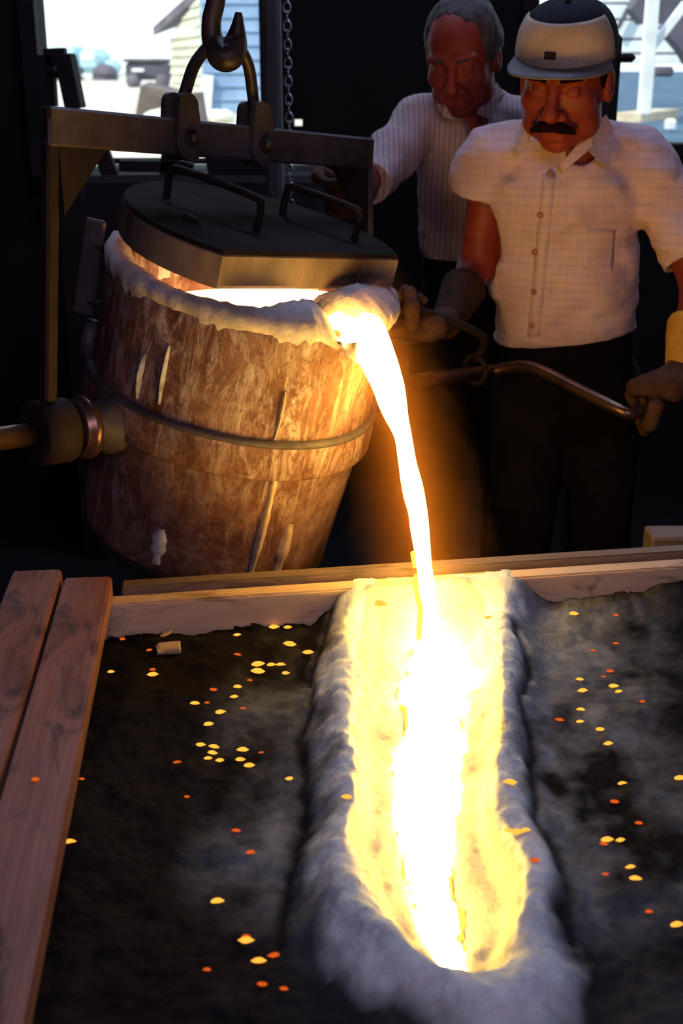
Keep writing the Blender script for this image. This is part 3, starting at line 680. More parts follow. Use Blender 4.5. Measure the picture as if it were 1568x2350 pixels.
# ------------------------------------------------------------------ bail (hanging frame) carrying the ladle
bail = empty('ladle_bail', L2W((0, 0, .5)).tolist(), 'heavy flat iron bail frame carrying the ladle by its trunnions', 'bail')
eL = L2W((0, -.365, TH)); eR = L2W((0, .365, TH)); tL = U(120, 290, eL[1]); tR = U(842, 352, eR[1]-.02)
bdir3 = unit(tR-tL); bside = unit(np.cross(bdir3, (0, 0, 1)))
beam('bar', tL-bdir3*.012, tR+bdir3*.01, .022, .056, M['iron'], bail, bevel=.004)
def arm_strip(a, b, w_): 
    return beam('arm', a, b, .022, w_, M['iron_dark'], bail, up=bdir3, bevel=.004)
arm_strip(tL+[0, 0, .028], eL+[0, 0, .03], .022)
beam('arm', tR+[0, 0, .028], eR+[0, 0, .03], .018, .018, M['iron'], bail, bevel=.005)
for e_, s2 in ((eL, -1), (eR, 1)):
    tube('bearing', [e_-sd*.03*1, e_-sd*.028, e_+sd*.028, e_+sd*.03], [.044, .052, .052, .044], M['iron_dark'], bail, 28)
def gusset(t, dr, a, b_):
    c0 = t+dr*.004-np.array([0, 0, .026]); V = []
    for s2 in (-.008, .008):
        for q in (c0, c0+dr*a, c0+dr*(a*.55)+[0, 0, -b_*.45], c0+[0, 0, -b_]): V.append(q+bside*s2)
    mesh('gusset', V, [(0, 1, 2, 3), (7, 6, 5, 4), (0, 4, 5, 1), (1, 5, 6, 2), (2, 6, 7, 3), (3, 7, 4, 0)], M['iron_dark'], bail, smooth=False)
gusset(tL, bdir3, .085, .10); gusset(tR, -bdir3, .085, .12)
def onbar(px):
    best = min(np.linspace(0, 1, 400), key=lambda t: abs((lambda d: 784+d[0]/(d[1]*math.cos(PITCH)-d[2]*math.sin(PITCH))*FPX)(tL+(tR-tL)*t-[0, 0, CAMZ])-px)); return tL+(tR-tL)*best
lugs = []; LUGP = [(.019*math.cos(a), .052+.016*math.sin(a)) for a in np.linspace(0, PI, 9)]+[(.026*math.cos(a), -.006+.030*math.sin(a)) for a in np.linspace(PI, 2*PI, 11)]
for px in (416, 586):
    c = onbar(px)
    for s2 in (-1, 1):
        q = c+bside*(.017*s2); V = []
        for th in (-.006, .006):
            for (x_, z_q) in LUGP: V.append(q+bside*th+bdir3*x_+np.array([0, 0, z_q]))
        nl = len(LUGP); mesh('lug', V, [tuple(range(nl)), tuple(range(2*nl-1, nl-1, -1))]+[(i, i+nl, (i+1) % nl+nl, (i+1) % nl) for i in range(nl)], M['iron'], bail, smooth=False)
    tube('bolt', [c-bside*.030, c+bside*.030], .0125, M['iron_dark'], bail, 20)
    tube('bolt_end', [c+bside*.030, c+bside*.036], [.007, .006], M['iron'], bail, 14)
    lugs.append(c+np.array([0, 0, .048]))
# shackle, crane hook, chain
Dm = (lugs[0][1]+lugs[1][1])/2
sh = smooth_path([lugs[0], U(424, 215, lugs[0][1]), U(446, 150, Dm-.03), U(480, 108, Dm-.01), U(515, 98, Dm), U(548, 110, Dm+.01), U(570, 150, Dm+.03), U(580, 215, lugs[1][1]), lugs[1]], 7)
o = tube('lifting_shackle', sh, .0098, M['hook'], None, 16); tag(o, 'dark bow-shaped iron shackle between the bail lugs and the hook', 'shackle')
Dh = Dm-.005
hk = smooth_path([U(508, -900, Dh), U(506, -500, Dh), U(505, -150, Dh), U(497, -10, Dh), U(486, 45, Dh), U(488, 90, Dh), U(505, 128, Dh-.012), U(528, 128, Dh-.01), U(541, 95, Dh), U(546, 60, Dh), U(548, 28, Dh)], 8)
rad = [.015+.0075*math.exp(-((i/(len(hk)-1)-.68)/.16)**2)-.010*max(0, i/(len(hk)-1)-.80)/.20 for i in range(len(hk))]
o = tube('crane_hook', hk, rad, M['hook'], None, 18); tag(o, 'thick dark iron crane hook holding the shackle', 'hook')
for i, (c_, nn) in enumerate([]): pass
ch = empty('hanging_chain', U(660, 200, 3.0).tolist(), 'thin shiny chain hanging in the dark behind the ladle', 'chain')
M['chain'] = noisy('bright_chain', (.25, .25, .32), (.45, .45, .55), 30, .25, .9)
top_ = U(657, -60, 3.0); bot_ = U(668, 480, 3.0); N = 26; link0 = None; dvec = (bot_-top_)/N
for i in range(N):
    P = []; R_ = np.linalg.norm(dvec)*.62; ex = np.array([1, 0, 0]) if i % 2 else np.array([0, 1, 0]); c = top_+dvec*(i+.5)
    for k in range(14):
        a = 2*PI*k/14; P.append(c+ex*.0085*math.cos(a)+unit(dvec)*R_*math.sin(a))
    tube('link', P, .0026, M['chain'], ch, 6, closed=True)
# tilting crank on the far shaft end, and the lever above it
se = L2W((0, .74, TH)); CR1 = se; CR2 = U(1430, 945, 2.42); CR3 = U(1545, 915, 2.46)
crank = tube('crank', smooth_path([se-sd*.02, se+sd*.012, U(1215, 842, se[1]-.03), U(1330, 895, 2.50), CR2, U(1470, 944, 2.43), CR3], 5), .0125, M['iron_bare'], ladle, 14)
ring = [se-sd*.05+.030*(math.cos(t)*unit(np.cross(sd, (0, 0, 1)))+math.sin(t)*np.array([0, 0, 1]))+np.array([0, 0, .008]) for t in np.linspace(0, 2*PI, 25)[:-1]]
tube('shaft_collar', ring, .0065, M['iron_dark'], ladle, 10, closed=True)
lv = [se-sd*.05+[0, 0, .03], U(1110, 775, 2.55), U(1010, 728, 2.48), U(925, 705, 2.42)]
tube('lever', smooth_path(lv, 4), .009, M['iron_dark'], ladle, 12)
# ------------------------------------------------------------------ small things on the mould
def chip(px, py, size, mat, label, rz=.3):
    q = Uz(px, py, SZ+.01); z = hs(q[0], q[1]); a = np.array([[math.cos(rz), math.sin(rz), 0], [-math.sin(rz), math.cos(rz), 0], [0, 0, 1]])
    tag(box('wood_chip', (q[0], q[1], z+size[2]*.4), size, mat, None, a, bevel=.002, warp=.002), label, 'chip')
chip(388, 1492, (.034, .03, .008), M['chip'], 'larger pale wood chip on the dark sand, right of the planks', .2)
chip(383, 1462, (.022, .008, .005), M['chip'], 'small narrow wood chip on the dark sand below the flask board', 1.0)
chip(1538, 1331, (.028, .01, .006), M['white_paint'], 'small white sliver on the sand at the right edge', -.05)
HOT_L = [(255,1540),(350,1547),(545,1455),(628,1438),(660,1438),(665,1478),(708,1496),(591,1524),(622,1524),(645,1525),(593,1540),(655,1543),(545,1574),(537,1597),(448,1612),(505,1634),(478,1660),(460,1708),(492,1712),(487,1726),(477,1738),(505,1743),(558,1719),(551,1742),(571,1755),(665,1785),(797,1828),(873,1360),(498,2066),(565,2157),(595,2203),(160,1930)]
DIM_L = [(281,1468),(343,1490),(350,1535),(545,1501),(572,1560),(490,1581),(475,1610),(558,1623),(600,1725),(407,1748),(428,1826),(542,1904),(575,1954),(186,1783),(565,2146),(629,2190),(475,2222),(602,2256),(652,2267)]
HOT_R = [(1317,1406),(1123,1419),(1331,1560),(1408,1573),(1420,1585),(1337,1584),(1334,1626),(1331,1654),(1378,1672),(1396,1705),(1172,1792),(1428,1796),(1560,1784),(1168,1904),(1187,1907),(1205,1903),(1393,1925),(1424,1928),(1448,1987),(1458,2014),(1553,2120)]
DIM_R = [(1414,1409),(1415,1475),(1361,1492),(1386,1551),(1475,1608),(1411,1841),(1467,1887),(1386,1936),(1391,2004),(1228,1972),(1490,2092),(1285,1650),(1400,1540)]
def ember_mesh(seed):
    r = random.Random(seed); V = []; F = []; n = 10
    ringz = ((0, .55), (.45, 1), (1, .6))
    for z, s2 in ringz:
        for k in range(n):
            a = 2*PI*k/n; j = 1+r.uniform(-.15, .15); V.append((.0066*s2*j*math.cos(a), .0028*s2*j*math.sin(a), .0042*z))
    for q in range(2):
        for k in range(n): F.append((q*n+k, q*n+(k+1) % n, (q+1)*n+(k+1) % n, (q+1)*n+k))
    F += [tuple(range(n))[::-1], tuple(2*n+k for k in range(n))]
    me = bpy.data.meshes.new('ember'); me.from_pydata(V, [], F); me.update(); return me
EM = {}
for key, mat in (('hot', M['ember_hot']), ('dim', M['ember_dim'])):
    EM[key] = [ember_mesh(i+(9 if key == 'dim' else 0)) for i in range(4)]
    for q in EM[key]: q.materials.append(mat)
def where(px, py):
    row = 'by the flask board' if py < 1470 else 'level with the splash' if py < 1640 else 'beside the upper pool' if py < 1770 else 'beside the lower pool' if py < 1960 else 'beside the trough foot' if py < 2130 else 'in the foreground'
    d = px-990; col_ = ('on the white lip' if abs(d) < 225 else 'near the trough' if abs(d) < 360 else 'away from the trough' if abs(d) < 500 else 'near the planks' if d < 0 else 'near the right edge')
    return ('left' if d < 0 else 'right')+' of the pool, '+row+', '+col_
for pts, key, label, grp in ((HOT_L, 'hot', 'tiny bright yellow ember glowing on the sand left of the trough', 'bright embers left of the trough'),
        (DIM_L, 'dim', 'tiny dull red ember on the sand left of the trough', 'dull embers left of the trough'),
        (HOT_R, 'hot', 'tiny bright yellow ember glowing on the sand right of the trough', 'bright embers right of the trough'),
        (DIM_R, 'dim', 'tiny dull red ember on the sand right of the trough', 'dull embers right of the trough')):
    for i, (px, py) in enumerate(pts):
        q = Uz(px, py, SZ+.012)
        for _ in range(3): q = Uz(px, py, hs(q[0], q[1])+.002)
        o = bpy.data.objects.new('ember', EM[key][i % 4]); COL.objects.link(o); s2 = random.uniform(.75, 1.15)*(1.15 if key == 'hot' else .85)
        if (px, py) in ((665,1478),(873,1360),(591,1524),(593,1540)): s2 = 1.6
        o.location = (q[0], q[1], hs(q[0], q[1])-.001); o.scale = (s2, s2, s2); o.rotation_euler = (0, 0, random.uniform(-.25, .25)); o['label'] = ('bright yellow ember ' if key == 'hot' else 'dull red ember ')+where(px, py); tag(o, None, 'ember', ('bright' if key == 'hot' else 'dull')+' embers '+where(px, py))
        if s2 == 1.6: o['label'] = 'larger '+o['label']
q = Uz(80, 1777, .846); o = bpy.data.objects.new('ember', EM['dim'][0]); COL.objects.link(o); o.location = (q[0], q[1], .838); o.scale = (.8, .8, .8); tag(o, 'tiny dull red ember lying on the plank nearer the trough', 'ember')
# ------------------------------------------------------------------ yard outside the left opening
def yd(px, py, D): return U(px, py, D)
shed = empty('wooden_shed', yd(500, 230, 12).tolist(), 'clapboard shed with a sloping roof seen through the left opening', 'shed')
gz = GZ; D0 = 13.6
c0 = yd(397, 200, D0+2.2); c1 = yd(468, 200, D0); c2 = yd(640, 200, D0)
def wall_of(nm, a, b, ztop_a, ztop_b, mat, nb):
    d = unit(np.array([b[0]-a[0], b[1]-a[1], 0])); L = math.hypot(b[0]-a[0], b[1]-a[1]); nrm = np.cross(d, (0, 0, 1))
    for k in range(nb):
        z0 = gz+(max(ztop_a, ztop_b)-gz)*k/nb; z1 = gz+(max(ztop_a, ztop_b)-gz)*(k+1)/nb
        q = [np.array([a[0], a[1], z0]), np.array([b[0], b[1], z0]), np.array([b[0], b[1], min(z1, ztop_b)]), np.array([a[0], a[1], min(z1, ztop_a)])]
        if z0 >= ztop_a:       # sloping top: clip the left end
            t = (z0-ztop_a)/(ztop_b-ztop_a+1e-6); q[0] = a*[1, 1, 0]+(b-a)*[1, 1, 0]*t+[0, 0, z0]; t2 = min(1, (z1-ztop_a)/(ztop_b-ztop_a+1e-6)); q[3] = a*[1, 1, 0]+(b-a)*[1, 1, 0]*t2+[0, 0, min(z1, ztop_b)]
        V = q+[p-nrm*.03*(0) + nrm*.0 for p in q]; V = [p+nrm*(.030 if i in (0, 1) else .006) for i, p in enumerate(q)]+[p-nrm*.02 for p in q]
        mesh('clapboard', V, [(0, 1, 2, 3), (7, 6, 5, 4), (0, 4, 5, 1), (1, 5, 6, 2), (2, 6, 7, 3), (3, 7, 4, 0)], mat, shed, smooth=False)
zt0 = yd(397, 88, D0+2.2)[2]; zt1 = yd(468, -10, D0)[2]
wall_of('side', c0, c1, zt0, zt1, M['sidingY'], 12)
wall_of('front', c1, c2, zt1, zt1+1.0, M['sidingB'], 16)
ra = yd(352, 82, D0+2.4); rb = yd(470, -20, D0-.1); V = [ra, rb, rb+[.9, .6, .35], ra+[.9, .6, .35]]; V = V+[v_+np.array([0, 0, .10]) for v_ in V]
mesh('roof', V, [(0, 1, 2, 3), (7, 6, 5, 4), (0, 4, 5, 1), (1, 5, 6, 2), (2, 6, 7, 3), (3, 7, 4, 0)], M['roof'], shed, smooth=False)
beam('door_frame', yd(470, 240, D0-.05)*[1, 1, 0]+[0, 0, gz], yd(478, 172, D0-.05), .10, .12, M['white_paint'], shed)
# pale truck far off
T = yd(185, 178, 44); truck = empty('truck', (T[0], T[1], gz), 'pale blue old truck parked far off across the yard', 'truck')
def tb(nm, px0, px1, py0, py1, D, dp, mat, par, bev=.05):
    a = yd(px0, py1, D); b_ = yd(px1, py0, D); a[0] = yd(px0, py0, D)[0]; return box(nm, ((a[0]+b_[0])/2, D+dp/2, (a[2]+b_[2])/2), (abs(b_[0]-a[0]), dp, abs(b_[2]-a[2])), mat, par, bevel=bev)
tb('cargo_body', 112, 172, 104, 168, 44, 2, M['blue_paint'], truck, .1); tb('cab', 176, 232, 112, 168, 44, 2, M['blue_paint'], truck, .2); tb('bonnet', 232, 262, 138, 170, 44, 1.8, M['blue_paint'], truck, .2)
tb('cab_window', 184, 214, 120, 138, 43.96, .05, M['white_paint'], truck, .01); tb('bumper', 110, 262, 170, 177, 43.9, 2.2, M['white_paint'], truck, .03)
for px in (135, 160, 240):
    q = yd(px, 176, 43.9); tube('wheel', [q, q+[0, .3, 0]], .42, M['roof'], truck, 20)
T = yd(335, 185, 30); wg = empty('wagon', (T[0], T[1], gz), 'dark grey wagon body standing in the yard left of the shed', 'wagon')
tb('wagon_body', 285, 392, 142, 184, 30, 1.6, M['steel_grey'], wg, .08); tb('wagon_roof', 280, 376, 134, 143, 29.95, 1.8, M['roof'], wg, .04); tb('wagon_plate', 302, 330, 157, 165, 29.9, .05, M['white_paint'], wg, .01)
for px in (305, 372):
    q = yd(px, 186, 29.9); tube('wheel', [q, q+[0, .25, 0]], .16, M['roof'], wg, 18)
def slab(nm, label, cat, px0, py0, px1, py1, D, hz, mat, topmat=None, dp=.5):
    a = yd(px0, py0, D); b_ = yd(px1, py1, D); c = (a+b_)/2; o = beam(nm, a-[0, 0, hz/2], b_-[0, 0, hz/2], dp, hz, mat, None, bevel=.02, warp=.015); return tag(o, label, cat)
slab('timber_slab', 'grey weathered timber slab with a sunlit top edge outside', 'timber', 322, 190, 424, 212, 12.0, .32, M['log'])
slab('timber_slab', 'pale weathered timber lying by the shed corner outside', 'timber', 430, 214, 468, 208, 10.4, .28, M['log'])
for i, (px, py, s2, lab) in enumerate(((370, 247, .09, 'white lump of rubble on the yard, left of the shackle'), (352, 262, .05, 'small low white rubble lump just over the bail bar, left of the shackle'), (400, 260, .055, 'flat white rubble lump against the left bail lug'), (497, 250, .09, 'white rubble lump between the two bail lugs'), (470, 266, .07, 'low white rubble lump right of the left bail lug'), (515, 272, .055, 'small white rubble lump left of the right bail lug'))):
    s2 *= 1.75; q = yd(px, py, 11.5+(i % 3)*.35); q[2] = GZ+s2*.3; vv0 = Vol(q-[.3, .3, .15], q+[.3, .3, .15], .014); vv0.ell(q, (s2, s2, s2*.45), k=.02); vv0.field(lambda x, y, z: .03*fbm(x*12, y*12, z*12, 3)); tag(vv0.mesh('rubble_lump', M['rubble'], None), lab, 'rubble')
# clutter standing inside, dark against the opening
fr = empty('tool_frame', U(150, 240, 3.9).tolist(), 'black leaning slotted frame silhouetted at the left of the opening', 'frame')
Dc = 3.9
for a, b_, ww in (((112, 245), (104, 125), .05), ((174, 250), (148, 125), .085), ((104, 132), (152, 130), .05), ((112, 175), (140, 168), .02)):
    A = U(*a, Dc); B = U(*b_, Dc); beam('frame_bar', A, B, .05, ww, M['black'], fr, up=(0, 1, 0) if abs(A[2]-B[2]) > .1 else (0, 0, 1))
beam('frame_foot', U(150, 250, Dc), U(150, 250, Dc)*[1, 1, 0], .08, .08, M['black'], fr, up=(0, 1, 0))
bench = empty('scrap_rack', U(400, 420, 3.9).tolist(), 'black scrap rack with bent bars below the left opening', 'rack')
tb('rack_body', 150, 740, 404, 1240, 3.95, .5, M['black'], bench, .02)
tb('rack_top', 205, 735, 364, 377, 4.2, .05, M['black'], bench, .01)
for a, b_, ww in (((260, 420), (232, 345), .04), ((170, 440), (205, 345), .06), ((385, 405), (392, 340), .05), ((275, 380), (420, 382), .035), ((420, 405), (428, 370), .04), ((480, 400), (620, 375), .14)):
    beam('bent_bar', U(*a, 4.0), U(*b_, 4.0), .05, ww, M['black'], bench, up=(0, 1, 0) if abs(a[0]-b_[0]) < 60 else (0, 0, 1))
o = tb('support_post', 600, 640, -80, 2200, 3.3, .12, M['steel_grey'], None, .01); tag(o, 'dark vertical steel post beside the left opening', 'post')
o.location = (0, 0, 0)
o = tb('sheet_panel', 671, 724, 378, 470, 5.0, .03, M['grey_panel'], None, .004); tag(o, 'small grey sheet panel seen through a gap behind the ladle', 'panel')
# ------------------------------------------------------------------ beyond the right opening
pv = empty('steel_structure', U(1490, 150, 9).tolist(), 'white steel post with diagonal braces outside the right opening', 'structure')
DD = 8.0
beam('column', U(1503, -60, DD), U(1478, 262, DD), .075, .065, M['white_paint'], pv, up=(0, 1, 0))
beam('brace', U(1575, 8, DD+.05), U(1497, 108, DD+.05), .05, .05, M['white_paint'], pv, up=(0, 1, 0))
wl = empty('white_building', U(1450, 100, 16).tolist(), 'bright white building with dark horizontal rails behind the post', 'building')
DW = 16.0
for a, b_ in ((-60, 6), (11, 43), (48, 88), (93, 121), (126, 146)):
    tb('wall_panel', 1372, 1640, a, b_, DW, .1, M['white_paint'], wl, .01)
for y_ in (8, 45, 90, 123): tb('rail', 1372, 1640, y_-2, y_+3, DW+.02, .1, M['steel_grey'], wl, .01)
beam('wall_strut', U(1455, -5, DW-.1), U(1418, 66, DW-.1), .05, .05, M['steel_grey'], wl, up=(0, 1, 0))
for P3 in (((1468, -10), (1500, -10), (1478, 55), (1450, 20)), ((1528, 62), (1568, 20), (1640, 60), (1640, 240), (1568, 118), (1540, 85)), ((1520, -20), (1620, -20), (1560, 25), (1520, 55))):
    V = [U(x_, y_, 12) for x_, y_ in P3]; k = len(V); V += [v_+np.array([0, .3, 0]) for v_ in V]
    o = mesh('roof_truss_plate', V, [tuple(range(k)), tuple(range(2*k-1, k-1, -1))]+[(i, i+k, (i+1) % k+k, (i+1) % k) for i in range(k)], M['steel_grey'], pv, smooth=False)
o = tb('mesh_panel', 1262, 1368, -80, 52, 14, .1, M['blue_paint'], None, .01); tag(o, 'pale blue panel outside above the front man cap', 'panel')
o = tb('dark_post', 1372, 1379, -80, 60, 7, .1, M['steel_grey'], None, .01); tag(o, 'thin dark post outside just right of the cap', 'post')
o = tb('crate', 1506, 1549, 152, 176, 11, .5, M['steel_grey'], None, .02); tag(o, 'dark bluish crate on the yard right of the white post', 'crate')
o = beam('loose_plank', U(1442, 272, 11.6), U(1530, 262, 12.4), .25, .10, M['cream'], None, up=(0, 0, 1)); tag(o, 'pale plank lying outside at the foot of the white post', 'plank')
o = tb('white_can', 1532, 1556, 273, 302, 9.9, .1, M['white_paint'], None, .02); tag(o, 'small bright white can behind the front man shoulder', 'can')
# dark column and bracket behind the front man
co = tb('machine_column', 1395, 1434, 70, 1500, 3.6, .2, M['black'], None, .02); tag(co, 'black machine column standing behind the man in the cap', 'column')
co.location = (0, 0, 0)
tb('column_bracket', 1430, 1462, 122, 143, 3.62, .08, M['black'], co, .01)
# ------------------------------------------------------------------ people
def head_axes(yaw, pitch, roll=0):
    y, p, r = (math.radians(v_) for v_ in (yaw, pitch, roll))
    f = np.array([-math.sin(y)*math.cos(p), -math.cos(y)*math.cos(p), -math.sin(p)]); x = unit(np.cross(f, (0, 0, 1)))*-1
    u = np.cross(f, x)*1.0
    if u[2] < 0: u = -u
    x2 = x*math.cos(r)+u*math.sin(r); u2 = u*math.cos(r)-x*math.sin(r)
    return np.array([x2, f, u2])       # rows: image-right, forward, up
def head_sdf(v, O, A, s, neck, stache=False):
    P = lambda x, f, u: O+(np.array([x, f, u])*s)@A
    v.ell(P(0, -.006, .028), (.076*s, .094*s, .088*s), A, .02)
    v.ell(P(0, .022, -.035), (.066*s, .069*s, .078*s), A, .03*s)
    v.ell(P(0, .030, -.068), (.058*s, .053*s, .046*s), A, .02*s)
    v.ell(P(0, .070, -.098), (.024*s, .018*s, .016*s), A, .02*s)
    for q in (-1, 1):
        v.cap(P(q*.014, .090, .026), P(q*.050, .076, .024), .009*s, .008*s, .012*s)
        v.ell(P(q*.040, .064, -.022), (.027*s, .021*s, .022*s), A, .018*s)
        v.ell(P(q*.052, .030, -.070), (.018*s, .030*s, .022*s), A, .02*s)
        v.ell(P(q*.031, .100, .004), (.017*s, .014*s, .011*s), A, .012*s, 'cut')
        v.ell(P(q*.031, .078, .003), (.0145*s, .0125*s, .0125*s), A, .004*s)
        v.cap(P(q*.031-.012*s, .0885, -.0025), P(q*.031+.012*s, .0880, -.003), .0028*s, k=.004*s)
        v.ell(P(q*.079, -.004, -.010), (.009*s, .021*s, .034*s), A, .008*s)
        v.ell(P(q*.088, .004, -.008), (.006*s, .010*s, .018*s), A, .006*s, 'cut')
        v.cap(P(q*.016, .098, -.036), P(q*.022, .092, -.040), .0085*s, .006*s, .008*s)
        v.cap(P(q*.020, .102, -.046), P(q*.034, .088, -.066), .005*s, .005*s, .01*s, 'add')
    v.cap(P(0, .092, .018), P(0, .116, -.030), .0085*s, .0125*s, .012*s)
    v.cap(P(0, .116, -.030), P(0, .112, -.036), .0130*s, .010*s, .008*s)
    v.cap(P(0, .088, -.052), P(0, .090, -.066), .016*s, .014*s, .016*s)
    v.cap(P(-.020, .092, -.067), P(.020, .092, -.067), .0062*s, k=.006*s); v.cap(P(-.016, .090, -.078), P(.016, .090, -.078), .0072*s, k=.006*s)
    v.cap(P(-.022, .103, -.0725), P(.022, .103, -.0725), .0028*s, k=.004*s, mode='cut')
    v.cap(P(0, -.010, -.045), neck, .054*s, .060, .03)
    return P
def grip(v, c, axdir, n, wrist, sc=1.0, r=.030, mir=1, k=.008):
    """hand closed round a bar at c with direction axdir; n points from the bar to the palm"""
    e = unit(axdir); n = unit(n-e*(n@e)); mm = np.cross(e, n)*mir; c = np.array(c)
    def at(th, R_, off): t = math.radians(th); return c+e*off*sc+(n*math.cos(t)+mm*math.sin(t))*R_*sc
    kn = [at(52, .046, (i-1.5)*.0215) for i in range(4)]
    for i in range(4):
        L = (1.0, 1.06, 1.0, .86)[i]; off = (i-1.5)*.0215
        chn = [kn[i], at(52+38*L, r+.010, off*.98), at(52+92*L, r, off*.94), at(52+138*L, r-.003, off*.9)]
        for a, b_, ra, rb in zip(chn[:-1], chn[1:], (.0115, .0105, .0095), (.0105, .0095, .008)): v.cap(a, b_, ra*sc, rb*sc, k*.6)
    for i in range(3): v.cap(kn[i], kn[i+1], .0125*sc, k=k)
    base = at(-25, .044, 0); w_ = np.array(wrist)
    for i in range(4): v.cap(kn[i], base+(w_-base)*.35+e*(i-1.5)*.010*sc, .0135*sc, .0165*sc, .014)
    v.cap(base+(w_-base)*.35, w_, .024*sc, .026*sc, .02)
    th = [at(-30, .046, -.030), at(-70, .040, -.044), at(-120, .034, -.040), at(-165, .033, -.030)]
    for a, b_, ra, rb in zip(th[:-1], th[1:], (.015, .013, .011), (.013, .011, .0095)): v.cap(a, b_, ra*sc, rb*sc, k)
def person(name_label, O, A, hs_, neck, chest, belly, pelvis, shl, shr, elb, wri, mats, h=.0045, wid=1.0):
    """O/A head; shoulders, elbows, wrists as [image-left, image-right]"""
    pts = np.array([O, neck, chest, belly, pelvis, shl, shr]+list(elb)+list(wri)); lo = pts.min(0)-.17; hi = pts.max(0)+.17; lo[2] = 0; 
    v = Vol(lo, hi, h); P = head_sdf(v, O, A, hs_, neck)
    yv = (0, 1, 0); sqt = (yv, .68)
    wid *= .93; v.cap(neck-[0, 0, .02], chest, .055, .135*wid, .05, sq=sqt); v.cap(neck-[0, -.01, .055], shl, .036, .036, k=.04); v.cap(neck-[0, -.01, .055], shr, .036, .036, k=.05); v.cap(chest, belly, .145*wid, .142*wid, .05, sq=sqt); v.cap(belly, pelvis, .142*wid, .150*wid, .05, sq=sqt)
    for q, s2 in ((shl, 0), (shr, 1)):
        v.cap(q, elb[s2], .042, .039, .03); v.cap(elb[s2], wri[s2], .040, .027, .02)
    for q in (-1, 1):
        hip = pelvis+[q*.085, 0, -.05]; kn = np.array([pelvis[0]+q*.10, pelvis[1]-.03, hip[2]*.52]); an = np.array([pelvis[0]+q*.11, pelvis[1]+.03, .09])
        v.cap(hip, kn, .085, .055, .03); v.cap(kn, an, .052, .036, .02); v.cap(an-[0, 0, .05], an+[q*.02, -.13, -.055], .035, .030, .02)
    body = v.mesh('person', mats['skin'], None); tag(body, name_label, 'person')
    # trousers
    w2 = Vol([pelvis[0]-.30, pelvis[1]-.25, .02], [pelvis[0]+.30, pelvis[1]+.22, pelvis[2]+.2], .007)
    w2.cap(belly, pelvis, .156*wid, .170*wid, .04, sq=sqt)
    for q in (-1, 1):
        hip = pelvis+[q*.085, 0, -.05]; kn = np.array([pelvis[0]+q*.10, pelvis[1]-.03, hip[2]*.52]); an = np.array([pelvis[0]+q*.11, pelvis[1]+.03, .06])
        w2.cap(hip, kn, .100, .075, .03); w2.cap(kn, an, .072, .062, .02)
    w2.field(lambda x, y, z: .010*fbm(x*9, y*9, z*14, 3)); w2.plane((0, 0, .05), (0, 0, -1)); w2.plane((0, 0, pelvis[2]+.16), (0, 0, 1))
    w2.mesh('trousers', M['trousers'], body)
    for q in (-1, 1):
        an = np.array([pelvis[0]+q*.11, pelvis[1]+.03, .05]); b2 = Vol(an-[.09, .22, .06], an+[.09, .09, .12], .006)
        b2.cap(an-[0, -.02, .01], an+[q*.02, -.14, -.012], .045, .040, .02); b2.cap(an, an+[0, 0, .07], .048, .05, .02); b2.plane((0, 0, .004), (0, 0, -1)); b2.mesh('boot', M['black'], body)
    return body, P, v
def shirt(body, neck, chest, belly, hem, shl, shr, cuffL, cuffR, mat, wid=1.0, h=.005, wr=.011, neck_r=.066, neck_dir=(0, -.25, 1), seed=0, hemc=None, rads=((.068, .064), (.068, .062))):
    pts = np.array([neck, chest, belly, hem, shl, shr, cuffL[-1], cuffR[-1]]); v = Vol(pts.min(0)-.22, pts.max(0)+.2, h); sqt = ((0, 1, 0), .70)
    v.cap(neck-[0, 0, .025], chest, .075, .150*wid, .06, sq=sqt); v.cap(neck-[0, -.01, .050], shl, .058, .056, k=.05); v.cap(neck-[0, -.01, .050], shr, .058, .056, k=.05)
    v.cap(chest, belly, .160*wid, .155*wid, .06, sq=sqt); v.cap(belly, hem, .155*wid, .170*wid, .05, sq=sqt)
    for path, rd in ((cuffL, rads[0]), (cuffR, rads[1])):
        for i, (a, b_) in enumerate(zip(path[:-1], path[1:])): t = i/(len(path)-1); t2 = (i+1)/(len(path)-1); v.cap(a, b_, rd[0]+(rd[1]-rd[0])*t, rd[0]+(rd[1]-rd[0])*t2, .035 if i == 0 else .02)
    def wrinkle(x, y, z):
        a = fbm(x*7+seed, y*7, z*16, 3)*1.0+.55*vnoise((x-z)*20+seed, y*9, (x+z)*7)+.45*vnoise((x+z)*22+seed, y*9, (z-x)*7+5)
        return wr*a
    v.field(wrinkle)
    nd = unit(neck_dir); v.cap(neck-nd*.02, neck+nd*.15, neck_r*.80, neck_r*1.25, .008, 'cut')
    v.cap(neck+[0, -.09, -.03], neck+[0, -.085, -.075], .034, .008, .006, 'cut')
    for path in (cuffL, cuffR):
        d = unit(np.array(path[-1])-np.array(path[-2])); p0 = np.array(path[-1]); v.cap(p0+d*.052, p0+d*.13, .085, .085, .004, 'cut')
    if hemc is not None:
        v.plane(*hemc)
        v.field(lambda x, y, z: 0*x)
    return v.mesh('shirt', mat, body)
def bvh_of(o): me = o.data; return BVHTree.FromPolygons([tuple(v_.co) for v_ in me.vertices], [tuple(p.vertices) for p in me.polygons])
CAMV = Vector((0, 0, CAMZ))
def hit(bv, px, py):
    d = Vector(U(px, py, 2.0))-CAMV; r = bv.ray_cast(CAMV, d.normalized()); return r[0], r[1]
